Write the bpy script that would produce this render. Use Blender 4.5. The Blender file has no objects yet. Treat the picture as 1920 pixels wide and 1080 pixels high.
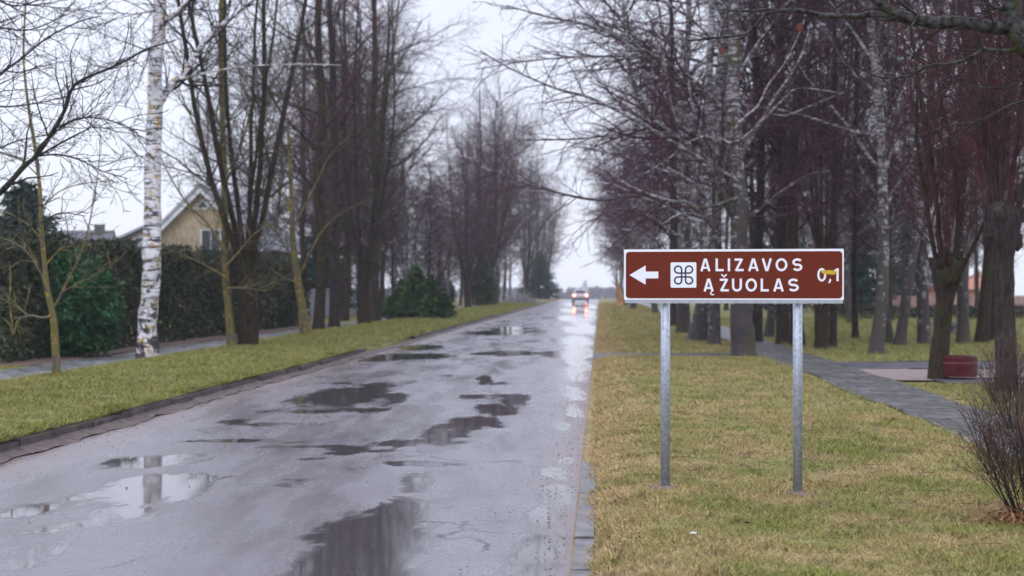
import bpy, bmesh, math, random
import numpy as np
from mathutils import Vector, Matrix
R = math.radians
scene = bpy.context.scene
C = scene.collection
# ------------------------------------------------------------ camera, sky, sun
H0 = 1.6
FP = 2666.67                      # focal length in photo pixels
cd = bpy.data.cameras.new('camera'); cam = bpy.data.objects.new('camera', cd); C.objects.link(cam)
cam.location = (0, 0, H0); cam.rotation_euler = (R(90), 0, 0)
cd.lens = 50; cd.sensor_width = 36; cd.clip_start = 0.1; cd.clip_end = 3000
cd.dof.use_dof = True; cd.dof.focus_distance = 10.7; cd.dof.aperture_fstop = 2.2
scene.camera = cam
SUN_EL, SUN_AZ = 38, 200
w = bpy.data.worlds.new('World'); scene.world = w; w.use_nodes = True
nt = w.node_tree; nt.nodes.clear()
def N(t, typ, **k):
    n = t.nodes.new(typ)
    for a, b in k.items(): setattr(n, a, b)
    return n
sky = N(nt, 'ShaderNodeTexSky', sky_type='NISHITA', sun_disc=False, sun_elevation=R(SUN_EL), sun_rotation=R(SUN_AZ))
b1 = N(nt, 'ShaderNodeBackground'); b1.inputs[1].default_value = 0.08; nt.links.new(sky.outputs[0], b1.inputs[0])
tc = N(nt, 'ShaderNodeTexCoord'); sp = N(nt, 'ShaderNodeSeparateXYZ'); nt.links.new(tc.outputs['Generated'], sp.inputs[0])
rp = N(nt, 'ShaderNodeValToRGB'); nt.links.new(sp.outputs['Z'], rp.inputs[0])
rp.color_ramp.elements[0].position = 0.0; rp.color_ramp.elements[0].color = (.82, .855, .975, 1)
rp.color_ramp.elements[1].position = 1.0; rp.color_ramp.elements[1].color = (2.25, 2.4, 3.0, 1)
e = rp.color_ramp.elements.new(0.20); e.color = (.88, .92, 1.08, 1)
e = rp.color_ramp.elements.new(0.5); e.color = (1.6, 1.7, 2.05, 1)
nz = N(nt, 'ShaderNodeTexNoise'); nz.inputs['Scale'].default_value = 3; nz.inputs['Detail'].default_value = 3; nt.links.new(tc.outputs['Generated'], nz.inputs[0])
mr = N(nt, 'ShaderNodeMapRange'); nt.links.new(nz.outputs[0], mr.inputs[0]); mr.inputs[1].default_value = .3; mr.inputs[2].default_value = .7; mr.inputs[3].default_value = .93; mr.inputs[4].default_value = 1.05
b2 = N(nt, 'ShaderNodeBackground'); nt.links.new(rp.outputs[0], b2.inputs[0]); nt.links.new(mr.outputs[0], b2.inputs[1])
mx = N(nt, 'ShaderNodeMixShader'); mx.inputs[0].default_value = .9
nt.links.new(b1.outputs[0], mx.inputs[1]); nt.links.new(b2.outputs[0], mx.inputs[2])
wo = N(nt, 'ShaderNodeOutputWorld'); nt.links.new(mx.outputs[0], wo.inputs[0])
sd = bpy.data.lights.new('sun', 'SUN'); sd.energy = 0.5; sd.angle = R(30); sd.color = (1, .97, .93)
so = bpy.data.objects.new('sun', sd); C.objects.link(so)
a_, e_ = R(SUN_AZ), R(SUN_EL)
so.rotation_euler = Vector((math.sin(a_)*math.cos(e_), math.cos(a_)*math.cos(e_), math.sin(e_))).to_track_quat('Z', 'Y').to_euler()
scene.render.engine = 'CYCLES'
vs = scene.view_settings; vs.view_transform = 'Standard'; vs.look = 'None'; vs.exposure = 0.2; vs.gamma = 1
scene.cycles.max_bounces = 6; scene.cycles.volume_bounces = 1

# ------------------------------------------------------------ helpers
SL = 0.062                        # the road runs a little to the right of the view axis: u = X - SL*Y
def P(px, py, Y): return Vector(((px-960)/FP*Y, Y, H0+(540-py)/FP*Y))
def Gd(px, py, z=0.0):
    Y = FP*(H0-z)/(py-540); return ((px-960)/FP*Y, Y)
rnd = random.Random(7)
def tag(o, label=None, cat=None, group=None, kind=None):
    if label: o['label'] = label
    if cat: o['category'] = cat
    if group: o['group'] = group
    if kind: o['kind'] = kind
    return o
def empty(name, loc, label, cat, group=None, rz=0):
    o = bpy.data.objects.new(name, None); C.objects.link(o); o.location = loc; o.rotation_euler = (0, 0, rz)
    o.empty_display_size = .2
    return tag(o, label, cat, group)
def mesh_np(name, V, F, mat=None, parent=None, smooth=False, nper=None):
    """V (n,3); F (m,k) array of faces with k corners, or a list of such arrays"""
    me = bpy.data.meshes.new(name)
    Fs = F if isinstance(F, list) else [F]
    Fs = [f for f in Fs if len(f)]
    me.vertices.add(len(V)); me.vertices.foreach_set('co', np.asarray(V, np.float32).ravel())
    nl = sum(f.size for f in Fs); nf = sum(len(f) for f in Fs)
    me.loops.add(nl); me.loops.foreach_set('vertex_index', np.concatenate([f.ravel() for f in Fs]).astype(np.int32))
    me.polygons.add(nf)
    ls = np.concatenate([np.full(len(f), f.shape[1]) for f in Fs])
    st = np.concatenate([[0], np.cumsum(ls)[:-1]])
    me.polygons.foreach_set('loop_start', st.astype(np.int32))
    me.update(calc_edges=True)
    if smooth: me.polygons.foreach_set('use_smooth', np.ones(nf, bool))
    me.validate()
    o = bpy.data.objects.new(name, me); C.objects.link(o)
    if mat: me.materials.append(mat)
    if parent: o.parent = parent
    return o
def bm_obj(name, bm, mat, parent=None, smooth=False):
    me = bpy.data.meshes.new(name); bm.normal_update(); bm.to_mesh(me); bm.free()
    if smooth:
        for p in me.polygons: p.use_smooth = True
    me.materials.append(mat)
    o = bpy.data.objects.new(name, me); C.objects.link(o)
    if parent: o.parent = parent
    return o
def bbox(bm, x0, x1, y0, y1, z0, z1, bev=0):
    r = bmesh.ops.create_cube(bm, size=1)
    for v in r['verts']:
        v.co = Vector((x0+(v.co.x+.5)*(x1-x0), y0+(v.co.y+.5)*(y1-y0), z0+(v.co.z+.5)*(z1-z0)))
    if bev:
        es = list({e for v in r['verts'] for e in v.link_edges})
        bmesh.ops.bevel(bm, geom=es, offset=bev, segments=2, affect='EDGES')
def bprism(bm, pts, axis, a, b):
    """polygon pts (2D) extruded along axis from a to b"""
    def mk(p, t):
        return {'x': (t, p[0], p[1]), 'y': (p[0], t, p[1]), 'z': (p[0], p[1], t)}[axis]
    A = [bm.verts.new(mk(p, a)) for p in pts]; B = [bm.verts.new(mk(p, b)) for p in pts]
    bm.faces.new(A); bm.faces.new(B[::-1]); n = len(pts)
    for i in range(n): bm.faces.new((A[i], B[i], B[(i+1) % n], A[(i+1) % n]))
    bmesh.ops.recalc_face_normals(bm, faces=bm.faces)
def bcyl(bm, c, r, r2, d, axis='z', seg=24):
    m = Matrix.Translation(c)
    if axis == 'x': m = m @ Matrix.Rotation(R(90), 4, 'Y')
    if axis == 'y': m = m @ Matrix.Rotation(R(90), 4, 'X')
    bmesh.ops.create_cone(bm, cap_ends=True, segments=seg, radius1=r, radius2=r2, depth=d, matrix=m)

# ------------------------------------------------------------ materials
def newmat(name):
    m = bpy.data.materials.new(name); m.use_nodes = True
    return m, m.node_tree, m.node_tree.nodes['Principled BSDF']
def coords(t, kind='Object', scale=(1, 1, 1)):
    c = N(t, 'ShaderNodeTexCoord'); mp = N(t, 'ShaderNodeMapping'); mp.inputs['Scale'].default_value = scale
    t.links.new(c.outputs[kind], mp.inputs[0]); return mp.outputs[0]
def noise(t, vec, scale, detail=4, rough=.6, lo=.3, hi=.7, dist=0):
    n = N(t, 'ShaderNodeTexNoise'); n.inputs['Scale'].default_value = scale; n.inputs['Detail'].default_value = detail
    n.inputs['Roughness'].default_value = rough; n.inputs['Distortion'].default_value = dist
    t.links.new(vec, n.inputs[0])
    r = N(t, 'ShaderNodeMapRange'); r.inputs[1].default_value = lo; r.inputs[2].default_value = hi
    t.links.new(n.outputs[0], r.inputs[0]); return r.outputs[0]
def mix(t, f, a, b):
    m = N(t, 'ShaderNodeMix', data_type='RGBA')
    if hasattr(f, 'links') or isinstance(f, bpy.types.NodeSocket): t.links.new(f, m.inputs[0])
    else: m.inputs[0].default_value = f
    for s, v in ((6, a), (7, b)):
        if isinstance(v, bpy.types.NodeSocket): t.links.new(v, m.inputs[s])
        else: m.inputs[s].default_value = (*v, 1)
    return m.outputs[2]
def math_(t, op, a, b=0.0):
    m = N(t, 'ShaderNodeMath', operation=op)
    for i, v in ((0, a), (1, b)):
        if isinstance(v, bpy.types.NodeSocket): t.links.new(v, m.inputs[i])
        else: m.inputs[i].default_value = v
    return m.outputs[0]
def bump(t, p, h, strength, dist):
    b = N(t, 'ShaderNodeBump'); b.inputs['Strength'].default_value = strength; b.inputs['Distance'].default_value = dist
    t.links.new(h, b.inputs['Height']); t.links.new(b.outputs[0], p.inputs['Normal'])
def simple(name, c1, c2, scale=5, rough=.7, bmp=0, bscale=30, stretch=(1, 1, 1), metal=0, lo=.35, hi=.65, bd=.01, spec=.5):
    m, t, p = newmat(name)
    v = coords(t, scale=stretch)
    t.links.new(mix(t, noise(t, v, scale, lo=lo, hi=hi), c1, c2), p.inputs['Base Color'])
    p.inputs['Roughness'].default_value = rough; p.inputs['Metallic'].default_value = metal
    p.inputs['Specular IOR Level'].default_value = spec
    if bmp: bump(t, p, noise(t, v, bscale, lo=0, hi=1), bmp, bd)
    return m
def bark(name, c1, c2, moss=None, mossamt=.5, vert=True, wet=.75, lich=None, lichamt=.6, low=None, lowz=2.5):
    m, t, p = newmat(name)
    v = coords(t, scale=(1, 1, .18) if vert else (1, 1, 1))
    v2 = coords(t)
    c = mix(t, noise(t, v, 22, lo=.35, hi=.65), c1, c2)
    if low:    # older, blacker bark at the foot of the stem
        g = N(t, 'ShaderNodeTexCoord'); s = N(t, 'ShaderNodeSeparateXYZ'); t.links.new(g.outputs['Object'], s.inputs[0])
        r = N(t, 'ShaderNodeMapRange'); r.inputs[1].default_value = lowz; r.inputs[2].default_value = .2
        t.links.new(math_(t, 'ADD', s.outputs[2], noise(t, v2, 3, lo=.2, hi=.8)), r.inputs[0])
        k = math_(t, 'MULTIPLY', r.outputs[0], noise(t, v2, 6, lo=.3, hi=.5))
        c = mix(t, k, c, low)
    if moss: c = mix(t, math_(t, 'MULTIPLY', noise(t, v2, 5, lo=.65-mossamt*.3, hi=.78-mossamt*.3), .85), c, moss)
    if lich: c = mix(t, noise(t, v2, 9, 5, .75, lo=lichamt, hi=lichamt+.05), c, lich)
    t.links.new(c, p.inputs['Base Color']); p.inputs['Roughness'].default_value = wet
    p.inputs['Specular IOR Level'].default_value = .10
    bump(t, p, noise(t, v, 30, lo=0, hi=1), .8, .03)
    return m
def birchbark(name, low=.5, lichen=False, wc=(.60, .58, .60), z1=3.5, b0=.35, mk=.53):
    m, t, p = newmat(name)
    v = coords(t, scale=(1, 1, 1)); vh = coords(t, scale=(1, 1, 6))
    white = mix(t, noise(t, v, 3), wc, tuple(q*.55 for q in wc))
    marks = noise(t, vh, 3.2, 5, .7, lo=mk, hi=mk+.07)
    c = mix(t, marks, white, (.05, .04, .042))
    g = N(t, 'ShaderNodeTexCoord'); s = N(t, 'ShaderNodeSeparateXYZ'); t.links.new(g.outputs['Object'], s.inputs[0])
    r = N(t, 'ShaderNodeMapRange'); r.inputs[1].default_value = z1; r.inputs[2].default_value = 0; r.inputs[3].default_value = b0; r.inputs[4].default_value = low
    t.links.new(s.outputs[2], r.inputs[0])
    nn = N(t, 'ShaderNodeTexNoise'); nn.inputs['Scale'].default_value = 6; nn.inputs['Detail'].default_value = 5; nn.inputs['Roughness'].default_value = .7
    t.links.new(coords(t, scale=(1, 1, .7)), nn.inputs[0])
    d = math_(t, 'SUBTRACT', r.outputs[0], nn.outputs[0])
    dd = N(t, 'ShaderNodeMapRange'); dd.inputs[1].default_value = 0; dd.inputs[2].default_value = .05; t.links.new(d, dd.inputs[0])
    c = mix(t, dd.outputs[0], c, mix(t, noise(t, v, 25), (.02, .017, .018), (.075, .06, .06)))
    if low > .66:
        c = mix(t, math_(t, 'MULTIPLY', dd.outputs[0], noise(t, coords(t, scale=(1, 1, .5)), 2.2, 5, .7, lo=.50, hi=.62)), c, mix(t, noise(t, v, 30), (.028, .026, .008), (.085, .07, .022)))
    if lichen:
        k = noise(t, coords(t, scale=(1, 1, .8)), 6, 6, .8, lo=.565, hi=.60)
        c = mix(t, k, c, mix(t, noise(t, v, 40), (.50, .22, .01), (.36, .30, .03)))
    t.links.new(c, p.inputs['Base Color']); p.inputs['Roughness'].default_value = .6
    p.inputs['Specular IOR Level'].default_value = .3
    bump(t, p, noise(t, coords(t), 18, lo=0, hi=1), .6, .03)
    return m
M = {}
M['birch'] = birchbark('birch_bark', .64, False, (.42, .39, .41), 4.5, .45, .49)
M['birch_old'] = birchbark('old_birch_bark', .68, False, (.38, .35, .37), 4.6, .48, .475)
M['birch_giant'] = birchbark('giant_birch_bark', .74, False, (.38, .355, .37), 5.0, .50, .455)
M['birch_front'] = birchbark('birch_bark_with_lichen', .56, True, (.80, .78, .82), 2.4, .43, .505)
M['bark'] = bark('wet_dark_bark', (.013, .009, .010), (.055, .040, .040), (.05, .06, .022), .35)
M['bark_brown'] = bark('wet_brown_bark', (.014, .009, .008), (.055, .034, .030), (.035, .040, .012), .55)
M['bark_old'] = bark('old_mossy_bark', (.02, .015, .015), (.20, .17, .17), (.05, .055, .012), .75, vert=False)
M['bark_lichen'] = bark('lichen_bark', (.07, .06, .05), (.14, .11, .09), (.14, .13, .04), .8, lich=(.36, .20, .02), lichamt=.555)
M['twig_lichen'] = simple('lichen_twigs', (.085, .07, .055), (.20, .185, .05), 3, lo=.45, hi=.65, spec=.2)
M['twig_purple'] = simple('purple_twigs', (.040, .018, .028), (.085, .042, .054), 1.5, spec=.05)
M['twig_red'] = simple('red_twigs', (.050, .018, .022), (.10, .042, .045), 1.5, spec=.05)
M['twig_olive'] = simple('olive_twigs', (.035, .033, .026), (.08, .070, .048), 1.2, spec=.05)
M['twig_dark'] = simple('dark_twigs', (.022, .018, .020), (.050, .042, .040), 2, spec=.05)
M['twig_brown'] = simple('brown_twigs', (.06, .035, .03), (.12, .075, .06), 3, spec=.2)
M['twig_pale'] = simple('pale_limbs', (.12, .10, .105), (.32, .29, .30), 4, spec=.2)
M['limb'] = bark('limb_bark', (.010, .008, .009), (.085, .08, .075), (.05, .055, .015), .4, vert=False)
M['conifer'] = simple('spruce_needles', (.010, .030, .022), (.028, .060, .042), 2, rough=.6, spec=.2)
M['yew'] = simple('yew_needles', (.010, .028, .012), (.060, .11, .028), 2.2, rough=.6, spec=.2)
M['thuja'] = simple('hedge_leaves', (.014, .030, .016), (.062, .062, .030), 3.2, rough=.65, spec=.2)
M['juniper'] = simple('juniper_needles', (.012, .045, .018), (.035, .11, .038), 2, rough=.6, spec=.2)
M['farwood'] = simple('far_wood', (.03, .04, .045), (.06, .06, .065), .1, rough=.9, spec=.1)

# ------------------------------------------------------------ ground shape
def lerp_tab(x, tab):
    return np.interp(x, [a for a, _ in tab], [b for _, b in tab])
EL, ER = -5.72, -0.18
def edge_l(v): v = np.asarray(v, float); return EL+.03*np.sin(v*.5)+.012*np.sin(v*2.3+1)
def edge_r(v): v = np.asarray(v, float); return ER+.008*np.sin(v*1.1)
def vnoise(x, y, s, seed=0):
    r = np.random.RandomState(seed); g = r.rand(64, 64)
    x = np.asarray(x, float)/s; y = np.asarray(y, float)/s
    xi = np.floor(x).astype(int); yi = np.floor(y).astype(int); fx = x-xi; fy = y-yi
    fx = fx*fx*(3-2*fx); fy = fy*fy*(3-2*fy)
    q = lambda a, b: g[a % 64, b % 64]
    return (q(xi, yi)*(1-fx)+q(xi+1, yi)*fx)*(1-fy)+(q(xi, yi+1)*(1-fx)+q(xi+1, yi+1)*fx)*fy
def drop(v): return -np.clip(np.asarray(v, float)-200, 0, 2000)*.012
TAB_L = [(-400, .1), (-14, .12), (-11, .12), (-10.8, .11), (-9.4, .11), (-9.0, .2), (-7.8, .22), (-6.6, .17), (-5.9, .135)]
TAB_R = [(-.2, .008), (-.02, .010), (.03, .045), (.25, .10), (.55, .125), (1.4, .09), (3.4, .075), (3.7, .045), (4.9, .045), (5.2, .07), (12, .06), (400, .05)]
def hgt(u, v):
    u = np.asarray(u, float); v = np.asarray(v, float)+0*u
    hl = lerp_tab(u, TAB_L); hr = lerp_tab(u, TAB_R)
    n = (vnoise(u+50, v+50, 1.7, 1)-.5)*.03+(vnoise(u+50, v+50, 5, 2)-.5)*.05
    far = np.clip((v-60)/60, 0, 1)
    path = ((u > 3.6) & (u < 5.0)) | ((u > -10.9) & (u < -9.3))
    n = np.where(path, n*.3, n)
    h = np.where(u < -3, hl+n*np.clip((-5.85-u)*2, 0, 1), hr+n*np.clip((u+.0)*2, 0, 1))
    # the driveway gap in the left verge and the crossing path on the right
    gap = np.exp(-((v-38.5)/3.2)**4)*np.clip((u+6.7)/.9, 0, 1)*(u < -3)
    h = h*(1-gap*.85)
    cr = (v > 31.6) & (v < 34.4) & (u > -.3) & (u < 3.8)
    h = np.where(cr, .02, h)
    h = np.where((v > 22.75) & (v < 29.75) & (u > 4.95) & (u < 26), .02, h)
    return h+drop(v)
def gz(x, y): return float(hgt(x-SL*y, y))

# ------------------------------------------------------------ ground, road, paths
def grid(us, vs, zf, name, mat, kind='structure', smooth=True, ufun=None):
    us = np.asarray(us, float); vs = np.asarray(vs, float)
    U, V = np.meshgrid(us, vs)
    if ufun is not None: U = ufun(U, V)
    Z = zf(U, V)
    X = U+SL*V
    co = np.stack([X, V, Z], -1).reshape(-1, 3)
    nu, nv = len(us), len(vs)
    i = np.arange(nu-1)[None, :]+np.arange(nv-1)[:, None]*nu
    F = np.stack([i, i+1, i+1+nu, i+nu], -1).reshape(-1, 4)
    o = mesh_np(name, co, F, mat, None, smooth)
    if kind: o['kind'] = kind
    return o, U, V
def seq(*parts):
    out = []
    for a, b, s in parts: out += list(np.arange(a, b, s))
    return np.array(out)
# lawn / verge material
def grass_mat(name, blades):
    m, t, p = newmat(name)
    v = coords(t); g = N(t, 'ShaderNodeTexCoord'); s = N(t, 'ShaderNodeSeparateXYZ'); t.links.new(g.outputs['Object'], s.inputs[0])
    u = math_(t, 'SUBTRACT', s.outputs[0], math_(t, 'MULTIPLY', s.outputs[1], SL))
    big = noise(t, v, 1.1, 5, .72, lo=.38, hi=.64)
    fine = noise(t, v, 14 if not blades else 38, 3, .8, lo=.34, hi=.66)
    K = 1.0 if blades else .62  # ground copy dimmed: the self-shadowing of grass blades is put into its colour
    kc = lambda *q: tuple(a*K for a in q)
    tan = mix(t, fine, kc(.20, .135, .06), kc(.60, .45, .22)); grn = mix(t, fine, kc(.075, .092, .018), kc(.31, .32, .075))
    # the verge dries out to straw towards the right-hand road edge
    r = N(t, 'ShaderNodeMapRange'); r.inputs[1].default_value = 1.1; r.inputs[2].default_value = -.3; t.links.new(math_(t, 'ADD', u, math_(t, 'MULTIPLY', noise(t, v, 1.3), .5)), r.inputs[0])
    lf = N(t, 'ShaderNodeMapRange'); lf.inputs[1].default_value = -3.0; lf.inputs[2].default_value = -2.9; lf.inputs[3].default_value = 0; lf.inputs[4].default_value = 1; t.links.new(u, lf.inputs[0])
    dry = math_(t, 'ADD', math_(t, 'MULTIPLY', big, .90), math_(t, 'MULTIPLY', math_(t, 'MULTIPLY', r.outputs[0], lf.outputs[0]), .75))
    dry = math_(t, 'MULTIPLY', dry, math_(t, 'ADD', .30, math_(t, 'MULTIPLY', lf.outputs[0], .75)))
    # short green lawn beyond the footpath
    pk = N(t, 'ShaderNodeMapRange'); pk.inputs[1].default_value = 4.9; pk.inputs[2].default_value = 5.3; t.links.new(u, pk.inputs[0])
    dry = math_(t, 'MULTIPLY', dry, math_(t, 'SUBTRACT', 1, math_(t, 'MULTIPLY', pk.outputs[0], .6)))
    fy = N(t, 'ShaderNodeMapRange'); fy.inputs[1].default_value = 130; fy.inputs[2].default_value = 190; t.links.new(s.outputs[1], fy.inputs[0])
    dry = math_(t, 'MAXIMUM', dry, math_(t, 'MULTIPLY', fy.outputs[0], .8))
    c = mix(t, dry, grn, tan)
    c = mix(t, math_(t, 'MULTIPLY', noise(t, v, 5, 6, .8, lo=.50, hi=.66), .70), c, (.075, .055, .030))
    c = mix(t, math_(t, 'MULTIPLY', noise(t, coords(t, scale=(1, .6, 1)), 3.1, 5, .8, lo=.55, hi=.70), .55), c, kc(.40, .29, .17))
    t.links.new(c, p.inputs['Base Color']); p.inputs['Roughness'].default_value = .8; p.inputs['Specular IOR Level'].default_value = .15
    if not blades: bump(t, p, noise(t, v, 60, lo=0, hi=1), .6, .02)
    else:
        p.inputs['Transmission Weight'].default_value = 0
    return m
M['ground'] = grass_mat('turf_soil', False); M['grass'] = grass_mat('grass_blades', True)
def zground(U, V):
    Z = hgt(U, V)
    el, er = edge_l(V), edge_r(V)
    Z = np.where((U > el-.12) & (U < ER-.005), -.12+drop(V), Z)
    return Z
us = np.concatenate([-np.geomspace(700, 15, 22), np.arange(-14.5, -6.2, .25), [-6.0, -5.93, -5.86, -5.8, -5.7, -3, -.5, -.3, -.21, -.165, -.1, -.03, .03, .06], np.arange(.1, 6, .2), np.arange(6, 15, .6), np.geomspace(15, 700, 24)])
vs_ = np.concatenate([[-25, -5, 2, 5], seq((6, 31.5, .3)), [31.58, 31.62], seq((32, 34.3, .5)), [34.38, 34.42], seq((34.8, 60, .6), (60, 130, 2.5)), np.geomspace(130, 900, 40)])
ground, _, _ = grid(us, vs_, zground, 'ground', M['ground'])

# road ------------------------------------------------------------
m, t, p = newmat('wet_asphalt'); M['road'] = m
v = coords(t)
at = N(t, 'ShaderNodeAttribute'); at.attribute_name = 'wet'
vr = coords(t, scale=(1, .45, 1))
# water stands where the worn surface dips: mask = field + noise
n1 = noise(t, vr, 2.1, 7, .72, lo=0, hi=1, dist=.6)
pud = math_(t, 'ADD', at.outputs['Fac'], math_(t, 'MULTIPLY', math_(t, 'SUBTRACT', n1, .5), 2.1))
pm = N(t, 'ShaderNodeMapRange'); pm.interpolation_type = 'SMOOTHSTEP'; pm.inputs[1].default_value = .28; pm.inputs[2].default_value = .60; t.links.new(pud, pm.inputs[0])
dampn = noise(t, coords(t, scale=(1, .18, 1)), 1.6, 5, .65, lo=.3, hi=.7)
fine = noise(t, v, 55, 4, .85, lo=.36, hi=.64)
base = mix(t, fine, (.055, .050, .055), (.225, .205, .215))
base = mix(t, noise(t, v, 1.1, 5, .7, lo=.4, hi=.7), base, (.12, .105, .112))
g = N(t, 'ShaderNodeTexCoord'); s = N(t, 'ShaderNodeSeparateXYZ'); t.links.new(g.outputs['Object'], s.inputs[0])
u = math_(t, 'SUBTRACT', s.outputs[0], math_(t, 'MULTIPLY', s.outputs[1], SL))
le = N(t, 'ShaderNodeMapRange'); le.inputs[1].default_value = EL+1.0; le.inputs[2].default_value = EL; t.links.new(u, le.inputs[0])
re_ = N(t, 'ShaderNodeMapRange'); re_.inputs[1].default_value = ER-.35; re_.inputs[2].default_value = ER; t.links.new(u, re_.inputs[0])
sil = math_(t, 'MULTIPLY', math_(t, 'MAXIMUM', le.outputs[0], re_.outputs[0]), noise(t, v, 3, 5, .7, lo=.25, hi=.6))
base = mix(t, sil, base, mix(t, noise(t, v, 60), (.10, .06, .055), (.21, .14, .13)))
wetc = mix(t, .65, base, (.022, .018, .018))
vo_ = N(t, 'ShaderNodeTexVoronoi', feature='DISTANCE_TO_EDGE'); vo_.inputs['Scale'].default_value = .55
nd = N(t, 'ShaderNodeTexNoise'); nd.inputs['Scale'].default_value = 2.2; nd.inputs['Detail'].default_value = 6; t.links.new(v, nd.inputs[0])
av = N(t, 'ShaderNodeMix', data_type='VECTOR'); av.inputs[0].default_value = .45; t.links.new(v, av.inputs[4]); t.links.new(nd.outputs[1], av.inputs[5]); t.links.new(av.outputs[1], vo_.inputs[0])
ck = N(t, 'ShaderNodeMapRange'); ck.inputs[1].default_value = .010; ck.inputs[2].default_value = .002; t.links.new(vo_.outputs[0], ck.inputs[0])
crack = math_(t, 'MULTIPLY', ck.outputs[0], noise(t, v, .7, 3, lo=.48, hi=.60))
base = mix(t, math_(t, 'MULTIPLY', crack, .8), base, (.02, .017, .017))
base = mix(t, math_(t, 'MULTIPLY', noise(t, v, 22, 5, .8, lo=.60, hi=.70), .6), base, (.05, .042, .045))
t.links.new(mix(t, pm.outputs[0], base, wetc), p.inputs['Base Color'])
rr = N(t, 'ShaderNodeMapRange'); rr.inputs[3].default_value = .11; rr.inputs[4].default_value = .42; t.links.new(dampn, rr.inputs[0])
ro = N(t, 'ShaderNodeMix'); t.links.new(pm.outputs[0], ro.inputs[0]); t.links.new(math_(t, 'ADD', rr.outputs[0], math_(t, 'MULTIPLY', sil, .2)), ro.inputs[2]); ro.inputs[3].default_value = .045
t.links.new(ro.outputs[0], p.inputs['Roughness'])
p.inputs['IOR'].default_value = 1.45; p.inputs['Specular IOR Level'].default_value = .9
hh = math_(t, 'ADD', math_(t, 'MULTIPLY', noise(t, v, 90, 3, .6, lo=0, hi=1), .5), math_(t, 'MULTIPLY', noise(t, v, 9, 4, .6, lo=0, hi=1), .8))
hh = math_(t, 'MULTIPLY', math_(t, 'SUBTRACT', hh, .65), math_(t, 'SUBTRACT', 1, pm.outputs[0]))
rip = math_(t, 'MULTIPLY', noise(t, coords(t, scale=(1, 1, 1)), 14, 2, .5, lo=0, hi=1), .018)
bump(t, p, math_(t, 'ADD', math_(t, 'SUBTRACT', hh, math_(t, 'MULTIPLY', math_(t, 'MULTIPLY', crack, 1.2), math_(t, 'SUBTRACT', 1, pm.outputs[0]))), rip), .5, .006)
rv = np.concatenate([seq((-6, 6, 1), (6, 46, .12), (46, 90, .4), (90, 220, 2)), np.geomspace(220, 620, 20)])
fr = np.linspace(0, 1, 82)
def road_u(U, V): el, er = edge_l(V)-.03, edge_r(V)+.03; return el+(er-el)*U
def road_z(U, V):
    return .0+.018*(1-((U-(EL+ER)/2)/2.8)**2)-.018+(vnoise(U+50, V+50, 1.3, 5)-.5)*.006+drop(V)
road, RU, RV = grid(fr, rv, road_z, 'road', M['road'], ufun=road_u)
# where the puddles lie: photo pixel centre, half width, half height, tilt -> ground ellipses
PUD = [(265, 866, 105, 14, 1), (350, 854, 40, 6, 1), (290, 915, 120, 34, 1.1), (180, 930, 90, 26, .8), (60, 958, 80, 18, .9), (140, 1030, 150, 30, .6),
       (645, 742, 85, 22, 1.1), (560, 752, 45, 9, .8), (700, 728, 50, 12, .9), (735, 750, 40, 22, .7), (600, 785, 90, 22, .5),
       (965, 748, 36, 13, 1), (930, 768, 50, 13, 1), (890, 790, 60, 14, 1.1), (835, 815, 60, 12, 1), (750, 832, 70, 9, .8), (650, 842, 70, 7, .8),
       (690, 1010, 120, 60, 1.2), (650, 1060, 120, 40, 1.1), (740, 960, 70, 40, .9), (780, 905, 45, 26, .8), (820, 1050, 60, 40, .5), (600, 930, 120, 20, .4),
       (1042, 925, 38, 22, 1.1), (1030, 965, 38, 24, 1), (1000, 1050, 55, 40, 1), (1065, 860, 26, 12, .8), (1075, 735, 26, 14, .9), (1080, 700, 22, 14, .9),
       (1085, 655, 26, 12, 1.2), (1080, 635, 30, 8, .9), (1095, 610, 22, 14, .9), (1098, 590, 20, 8, .9), (1060, 650, 30, 6, .7),
       (770, 668, 85, 7, 1.1), (790, 651, 50, 6, 1.1), (720, 672, 60, 6, .9), (960, 662, 75, 5, 1), (900, 664, 40, 3, .8), (930, 624, 75, 6, 1), (960, 616, 50, 4, 1), (1000, 622, 40, 4, .7),
       (430, 826, 80, 4, 1), (560, 829, 60, 4, .8), (760, 868, 80, 7, .8), (910, 712, 22, 9, .9), (440, 790, 42, 8, .8), (770, 715, 26, 6, .7), (640, 850, 50, 4, .9),
       (1085, 572, 30, 5, 1.1), (1080, 583, 34, 6, 1.1), (1070, 597, 40, 7, 1.0), (1085, 618, 34, 8, 1.1), (1075, 640, 46, 9, 1.0), (1060, 664, 60, 8, 1.0), (1000, 640, 60, 6, .5),
       (1085, 680, 24, 16, 1.0), (1078, 770, 24, 16, .8), (1060, 800, 30, 20, .6), (1045, 880, 34, 18, .8), (1020, 1010, 50, 30, .9), (960, 1060, 60, 20, .6),
       (580, 770, 110, 9, .7), (520, 795, 90, 7, .7), (690, 770, 80, 8, .7), (910, 745, 70, 8, .8), (860, 800, 60, 10, .9), (800, 828, 90, 8, .9), (600, 838, 120, 5, .8), (560, 860, 90, 5, .7), (390, 826, 60, 4, .8),
       (470, 826, 90, 4, .9), (720, 845, 120, 7, .7), (820, 870, 90, 6, .7), (110, 990, 160, 26, .65), (240, 960, 120, 20, .7), (60, 1060, 120, 24, .6), (330, 905, 80, 18, .7), (20, 965, 50, 10, .9),
       (500, 970, 90, 10, .5), (850, 940, 90, 30, .45), (740, 1075, 160, 20, .9), (560, 900, 120, 10, .5), (690, 880, 100, 10, .5), (930, 720, 50, 8, .6), (640, 718, 60, 6, .6), (830, 705, 50, 5, .5),
       (850, 580, 90, 8, .4), (1040, 596, 40, 6, .6), (480, 805, 50, 5, .6), (330, 830, 50, 4, .5), (900, 855, 80, 6, .35)]
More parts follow.
